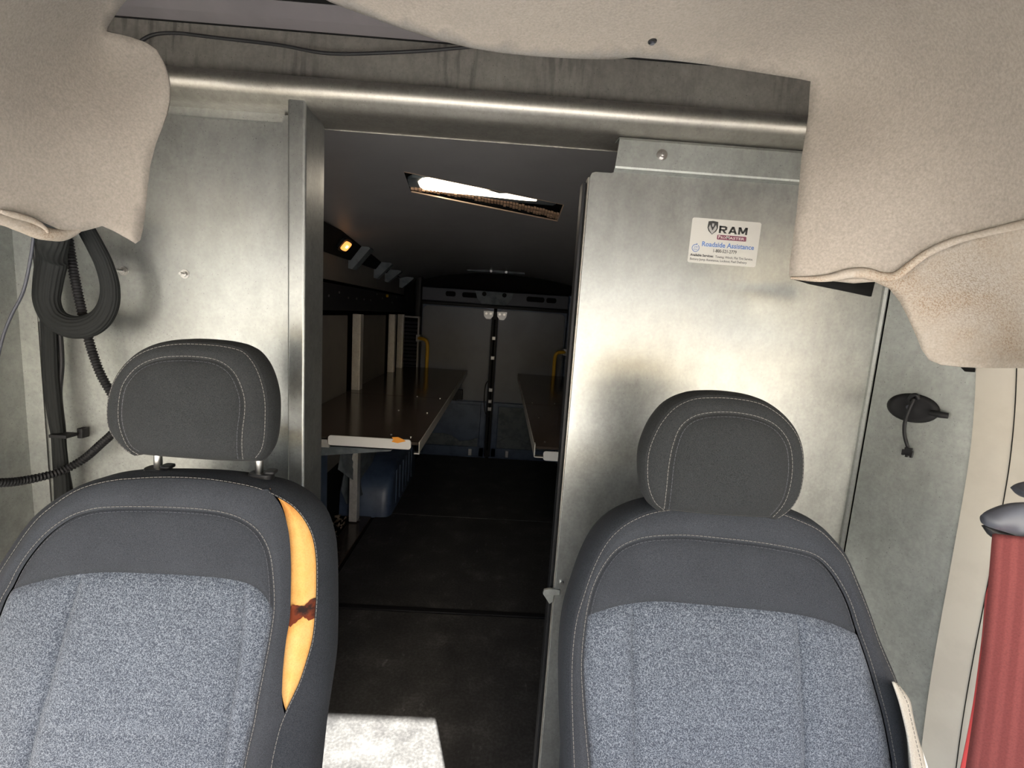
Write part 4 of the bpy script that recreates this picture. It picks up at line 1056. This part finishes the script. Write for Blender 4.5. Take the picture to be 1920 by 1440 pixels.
    for off, dep in (lay if 'sil' not in d else []):
        for i in range(len(C)):
            e = C[i] + N[i] * off; V.append(pl.at(e[0], e[1], b0[i] - dep))
    nC = len(C); Fc = []
    for j in range(len(lay) - 1):
        for i in range(nC - 1): Fc.append([j * nC + i, j * nC + i + 1, (j + 1) * nC + i + 1, (j + 1) * nC + i])
    j = len(lay) - 1
    for i in range(nC // 2 - 1): Fc.append([j * nC + i, j * nC + i + 1, j * nC + nC - 2 - i, j * nC + nC - 1 - i])
    mesh('back_shell', V, Fc, M['fabric_side'], t, True)
    # stitching
    NI = norm2(resample(inner, 300)); Ir = resample(inner, 300)
    sg = 1 if (Ir[150] + NI[150] * .01)[1] > Ir[150][1] else -1
    nb = lambda P: base(P) + .004 + .011 * .32
    stitches(pl, Ir + NI * sg * .0042, nb, .0008, 'stitching', t)
    o = stitches(pl, Ir - NI * sg * .0045, lambda P: base(P) + .002 + .009 * .3, .0002, 'stitching', t); o.data.materials[0] = M['plastic']
    Orr = resample(outer, 320); NO = norm2(Orr); so = 1 if (Orr[160] + NO[160] * .01)[1] > Orr[160][1] else -1
    stitches(pl, Orr - NO * so * .0035 if 'tearL' not in d else Orr + NO * so * .002, lambda P: base(P) + .004 + (.003 if 'tearL' not in d else -.0005), .0008, 'stitching', t, r=.0005)
    # cushion and pedestal (below the frame)
    zc = .50; cx = pl.at(uc, 0)[0]; yb_ = pl.at(uc, lowv)[1]
    MB().box(cx - .25, cx + .25, max(yb_ - .46, .12), yb_ + .05, zc - .12, zc).build('cushion', M['speckle'], t); bevel(COL.objects[-1], .04, 4)
    MB().box(cx - .2, cx + .2, max(yb_ - .38, .18), yb_ + .02, 0, zc - .12).build('pedestal', M['plastic'], t)
    # ---------------- headrest
    hr = bpy.data.objects.new('headrest', None); COL.objects.link(hr); setpar(hr, t); _WL['__'] = 0
    _WL[hr.name] = (0, 0, 0)
    ho = cat(np.array([hpl.uv(*p, -.02) for p in d['hout']]), 160); hi = cat(np.array([hpl.uv(*p) for p in d['hin']]), 160)
    hc = (ho.min(0) + ho.max(0)) / 2; hs = (ho.max(0) - ho.min(0)) / 2
    hbase = lambda P: -.022 * (np.abs((P[:, 0] - hc[0]) / hs[0]) ** 2.6) - .018 * (np.abs((P[:, 1] - hc[1]) / hs[1]) ** 2.6)
    # face
    half = 80; Lh = hi[:half]; Rh = hi[::-1][:half]
    g = np.stack([np.linspace(Lh[i], Rh[i], 40) for i in range(half)])
    patch(hpl, g, hbase, .007, .010, np.vstack([hi, hi[:1]]), 'face_panel', M['fabric_head'], hr)
    # band
    g = np.stack([(1 - q) * hi + q * ho for q in np.linspace(0, 1, 12)])
    patch(hpl, g, hbase, .006, .010, np.vstack([hi, ho[::-1], hi[:1]]), 'front_band', M['fabric_head'], hr)
    # side and back
    cl_ = np.vstack([ho, np.linspace(ho[-1], hi[-1], 6)[1:-1], np.linspace(hi[-1], hi[0], 24), np.linspace(hi[0], ho[0], 4)[1:-1]]); cen = cl_.mean(0)
    V = []; bb = hbase(cl_) + 0.0
    T2 = np.roll(cl_, -1, 0) - np.roll(cl_, 1, 0); T2 /= np.maximum(np.linalg.norm(T2, axis=1), 1e-9)[:, None]; NN = np.stack([-T2[:, 1], T2[:, 0]], 1)
    if ((cl_ - cen) * NN).sum(1).mean() < 0: NN = -NN
    hl2 = d['hshell']
    for off, dep, sc in hl2:
        for i in range(len(cl_)):
            e = cen + (cl_[i] + NN[i] * off - cen) * sc; V.append(hpl.at(e[0], e[1], bb[i] * max(0, 1 - dep * 12) - dep))
    m_ = len(cl_); Fc = [[j * m_ + i, j * m_ + (i + 1) % m_, (j + 1) * m_ + (i + 1) % m_, (j + 1) * m_ + i] for j in range(len(hl2) - 1) for i in range(m_)]
    V.append(hpl.at(cen[0], cen[1], -hl2[-1][1] - .004)); Fc += [[(len(hl2) - 1) * m_ + i, (len(hl2) - 1) * m_ + (i + 1) % m_, len(V) - 1] for i in range(m_)]
    mesh('rear_cover', V, Fc, M['fabric_head'], hr, True)
    NH = norm2(hi); sh_ = 1 if (hi[80] + NH[80] * .01)[1] > hi[80][1] else -1
    stitches(hpl, hi + NH * sh_ * .0036, hbase, .0026, 'stitching', hr, .0066, r=.00045)
    o = stitches(hpl, hi - NH * sh_ * .004, hbase, .0024, 'stitching', hr, .0066, r=.0004); o.data.materials[0] = M['plastic']
    NHo = norm2(ho); sho = 1 if (ho[80] + NHo[80] * .01)[1] > ho[80][1] else -1
    stitches(hpl, ho - NHo * sho * .0035, hbase, .0022, 'stitching', hr, .0066, r=.0004)
    # posts and guide sleeves
    for i, (pt_, pb, sl) in enumerate(d['posts']):
        yd = d['post_y']
        a = PY(*pt_, yd); b = PY(*pb, yd)
        MB().bar((b[0], yd, b[2] - .05), (a[0], yd, a[2] + .06), .0068, 20).build('post', M['steel'], hr)
        for p in COL.objects[-1].data.polygons: p.use_smooth = len(p.vertices) == 4
        c = PY(*sl, yd)
        P = rrect(c[0] - .021, c[0] + .021, yd - .014, yd + .016, .012, .012, 5)
        o = MB().prism([(x, y, c[2] - .012) for x, y in P], (0, 0, .012)).build('guide_sleeve', M['black'], hr); bevel(o, .002)
        o = MB().prism([(x * 1.0, y, c[2]) for x, y in rrect(c[0] + .008, c[0] + .027, yd - .011, yd + .011, .006, .006, 4)], (0, 0, .006)).build('release_button', M['black'], hr); bevel(o, .002)
    return t

# passenger seat (image left), torn
dL = dict(ext=1,
    outer=[(-70, 1440), (-62, 1300), (-45, 1200), (-18, 1120), (10, 1075), (40, 1035), (75, 990), (109, 957), (169, 918), (226, 901), (282, 895), (342, 893), (403, 896), (455, 904), (495, 914), (528, 929), (556, 949), (576, 977), (588, 1009), (593, 1049), (593, 1102), (591, 1142), (586, 1194), (576, 1235), (562, 1279), (542, 1323), (529, 1355), (518, 1400), (511, 1440)],
    inner=[(-50, 1440), (-42, 1300), (-25, 1200), (0, 1132), (20, 1100), (40, 1065), (68, 1029), (101, 997), (137, 973), (173, 959), (213, 953), (282, 952), (346, 954), (403, 959), (443, 969), (471, 985), (491, 1009), (503, 1041), (508, 1086), (509, 1142), (501, 1202), (491, 1255), (481, 1307), (473, 1355), (463, 1400), (455, 1440)],
    itop=[(18, 1107), (60, 1094), (113, 1081), (161, 1074), (213, 1071), (282, 1073), (342, 1076), (403, 1081), (440, 1087), (465, 1095), (484, 1108), (497, 1125), (507, 1146)],
    verts=['v1', 'v2'], v1=[(155, 1075), (150, 1090), (121, 1182), (93, 1283), (68, 1363), (50, 1440)], v2=[(458, 1092), (455, 1122), (449, 1202), (438, 1283), (426, 1363), (416, 1440)],
    sil=[(-82, 1440), (-72, 1300), (-54, 1200), (-26, 1115), (2, 1070), (31, 1030), (66, 984), (98, 952), (131, 929), (169, 908), (209, 892), (250, 882), (306, 877), (403, 878), (470, 884), (532, 896), (564, 910), (592, 932), (612, 961), (624, 1001), (628, 1041), (629, 1100), (629, 1160), (628, 1222), (621, 1283), (613, 1343), (607, 1400), (603, 1440)],
    crease=(250, 1372), burn=(1152, 1172),
    tearL=[(499, 918), (511, 932), (522, 950), (531, 977), (537, 1013), (539, 1061), (538, 1122), (536, 1166), (530, 1202), (525, 1243), (522, 1283), (521, 1323), (526, 1357)],
    tearR=[(499, 916), (556, 949)],
    shell=[(0, 0), (.007, .008), (.012, .03), (.010, .065), (.0, .10), (-.03, .125), (-.09, .135)],
    hout=[(240, 853), (228, 845), (212, 828), (200, 808), (197, 785), (201, 752), (213, 720), (233, 690), (257, 667), (288, 651), (323, 643), (358, 641), (397, 643), (428, 647), (457, 656), (477, 676), (491, 703), (500, 738), (502, 773), (499, 816), (491, 845), (477, 864)],
    hin=[(244, 854), (232, 846), (224, 832), (217, 797), (218, 762), (225, 730), (241, 705), (264, 686), (295, 675), (330, 672), (365, 673), (397, 678), (420, 690), (435, 707), (445, 730), (450, 754), (449, 781), (445, 808), (440, 847), (438, 868)],
    hshell=[(0, 0, 1.0), (.005, .012, 1.0), (.006, .035, 1.0), (.003, .06, .99), (-.006, .085, .95), (-.02, .10, .85), (-.05, .108, .6)],
    posts=[((297, 855), (296, 872), (296, 876)), ((486, 855), (486, 882), (490, 886))], post_y=.842)
plL = Plane(-.5, .80, 1.22, math.radians(13), math.radians(0)); hplL = Plane(-.5, .80, 1.4, math.radians(4), math.radians(0))
seat1 = make_seat('grey passenger seat with a torn bolster showing yellow foam', (-.5, .5), plL, hplL, dL)
# driver seat (image right)
dR = dict(ext=1,
    outer=[(1072, 1440), (1068, 1310), (1069, 1229), (1076, 1164), (1089, 1115), (1108, 1058), (1131, 1012), (1159, 981), (1192, 961), (1227, 950), (1290, 942), (1360, 941), (1430, 950), (1478, 966), (1517, 985), (1544, 1010), (1568, 1039), (1590, 1085), (1611, 1133), (1635, 1194), (1654, 1234), (1674, 1275), (1687, 1315), (1697, 1370), (1704, 1440)],
    inner=[(1110, 1440), (1101, 1337), (1097, 1256), (1102, 1186), (1113, 1121), (1132, 1072), (1159, 1034), (1192, 1015), (1230, 1007), (1284, 1005), (1343, 1010), (1408, 1017), (1474, 1028), (1517, 1040), (1544, 1061), (1568, 1094), (1587, 1131), (1604, 1180), (1625, 1234), (1647, 1300), (1665, 1359), (1683, 1440)],
    itop=[(1105, 1162), (1121, 1154), (1159, 1139), (1189, 1132), (1230, 1127), (1284, 1129), (1365, 1136), (1441, 1143), (1506, 1153), (1555, 1167), (1603, 1188)],
    verts=['v1', 'v2'], v1=[(1189, 1132), (1188, 1200), (1189, 1300), (1191, 1440)], v2=[(1492, 1150), (1497, 1200), (1502, 1280), (1507, 1365), (1510, 1440)],
    crease=(1350, 1424),
    shell=[(0, 0), (.007, .008), (.012, .03), (.012, .065), (.004, .10), (-.03, .125), (-.09, .135)],
    hout=[(1243, 960), (1226, 945), (1214, 918), (1210, 888), (1212, 850), (1222, 817), (1238, 787), (1262, 761), (1295, 745), (1333, 741), (1376, 743), (1419, 751), (1450, 767), (1476, 790), (1495, 817), (1506, 850), (1508, 893), (1503, 929), (1490, 955), (1474, 970), (1462, 977)],
    hin=[(1257, 962), (1258, 920), (1261, 877), (1268, 839), (1281, 806), (1303, 787), (1333, 779), (1376, 778), (1419, 785), (1452, 799), (1473, 820), (1484, 844), (1488, 877), (1485, 915), (1476, 950), (1458, 977)],
    hshell=[(0, 0, 1.0), (.005, .012, 1.0), (.006, .035, 1.0), (.003, .06, .99), (-.006, .085, .95), (-.02, .10, .85), (-.05, .108, .6)],
    posts=[((1300, 940), (1300, 960), (1300, 962)), ((1430, 945), (1430, 965), (1432, 968))], post_y=.82)
plR = Plane(.4, .80, 1.22, math.radians(13), 0); hplR = Plane(.4, .755, 1.3, math.radians(3), 0)
seat2 = make_seat('grey driver seat with an intact cover in front of the sliding door', (.4, .5), plR, hplR, dR)
# cream side cover strip of the driver seat
wl = [(1676, 1278), (1690, 1320), (1704, 1380), (1712, 1440), (1720, 1520)]; wr = [(1684, 1282), (1706, 1312), (1712, 1340), (1724, 1390), (1740, 1440), (1760, 1520)]
Lc = cat(wl, 30); Rc = cat(wr, 30); V = []
for i in range(30):
    for k in range(4):
        p = Lc[i] * (1 - k / 3) + Rc[i] * (k / 3); V.append(tuple(PY(p[0], p[1], .70 + .012 * k - .0012 * i)))
o = mesh('side_cover', V, [[i * 4 + k, i * 4 + k + 1, (i + 1) * 4 + k + 1, (i + 1) * 4 + k] for i in range(29) for k in range(3)], M['beigeside'], seat2, True); solid(o, .003); lab(o, 'cream stitched strip on the outer side of the seat')
mb = MB(); 
for i in range(0, 29):
    a = np.array(V[i * 4 + 1]) * .4 + np.array(V[i * 4 + 2]) * .6; b = np.array(V[(i + 1) * 4 + 1]) * .4 + np.array(V[(i + 1) * 4 + 2]) * .6
    mb.bar(tuple(a + np.array([0, -.003, 0])), tuple(a * .35 + b * .65 + np.array([0, -.003, 0])), .0006, 5)
stuff(mb.build('stitching', M['thread'], seat2))
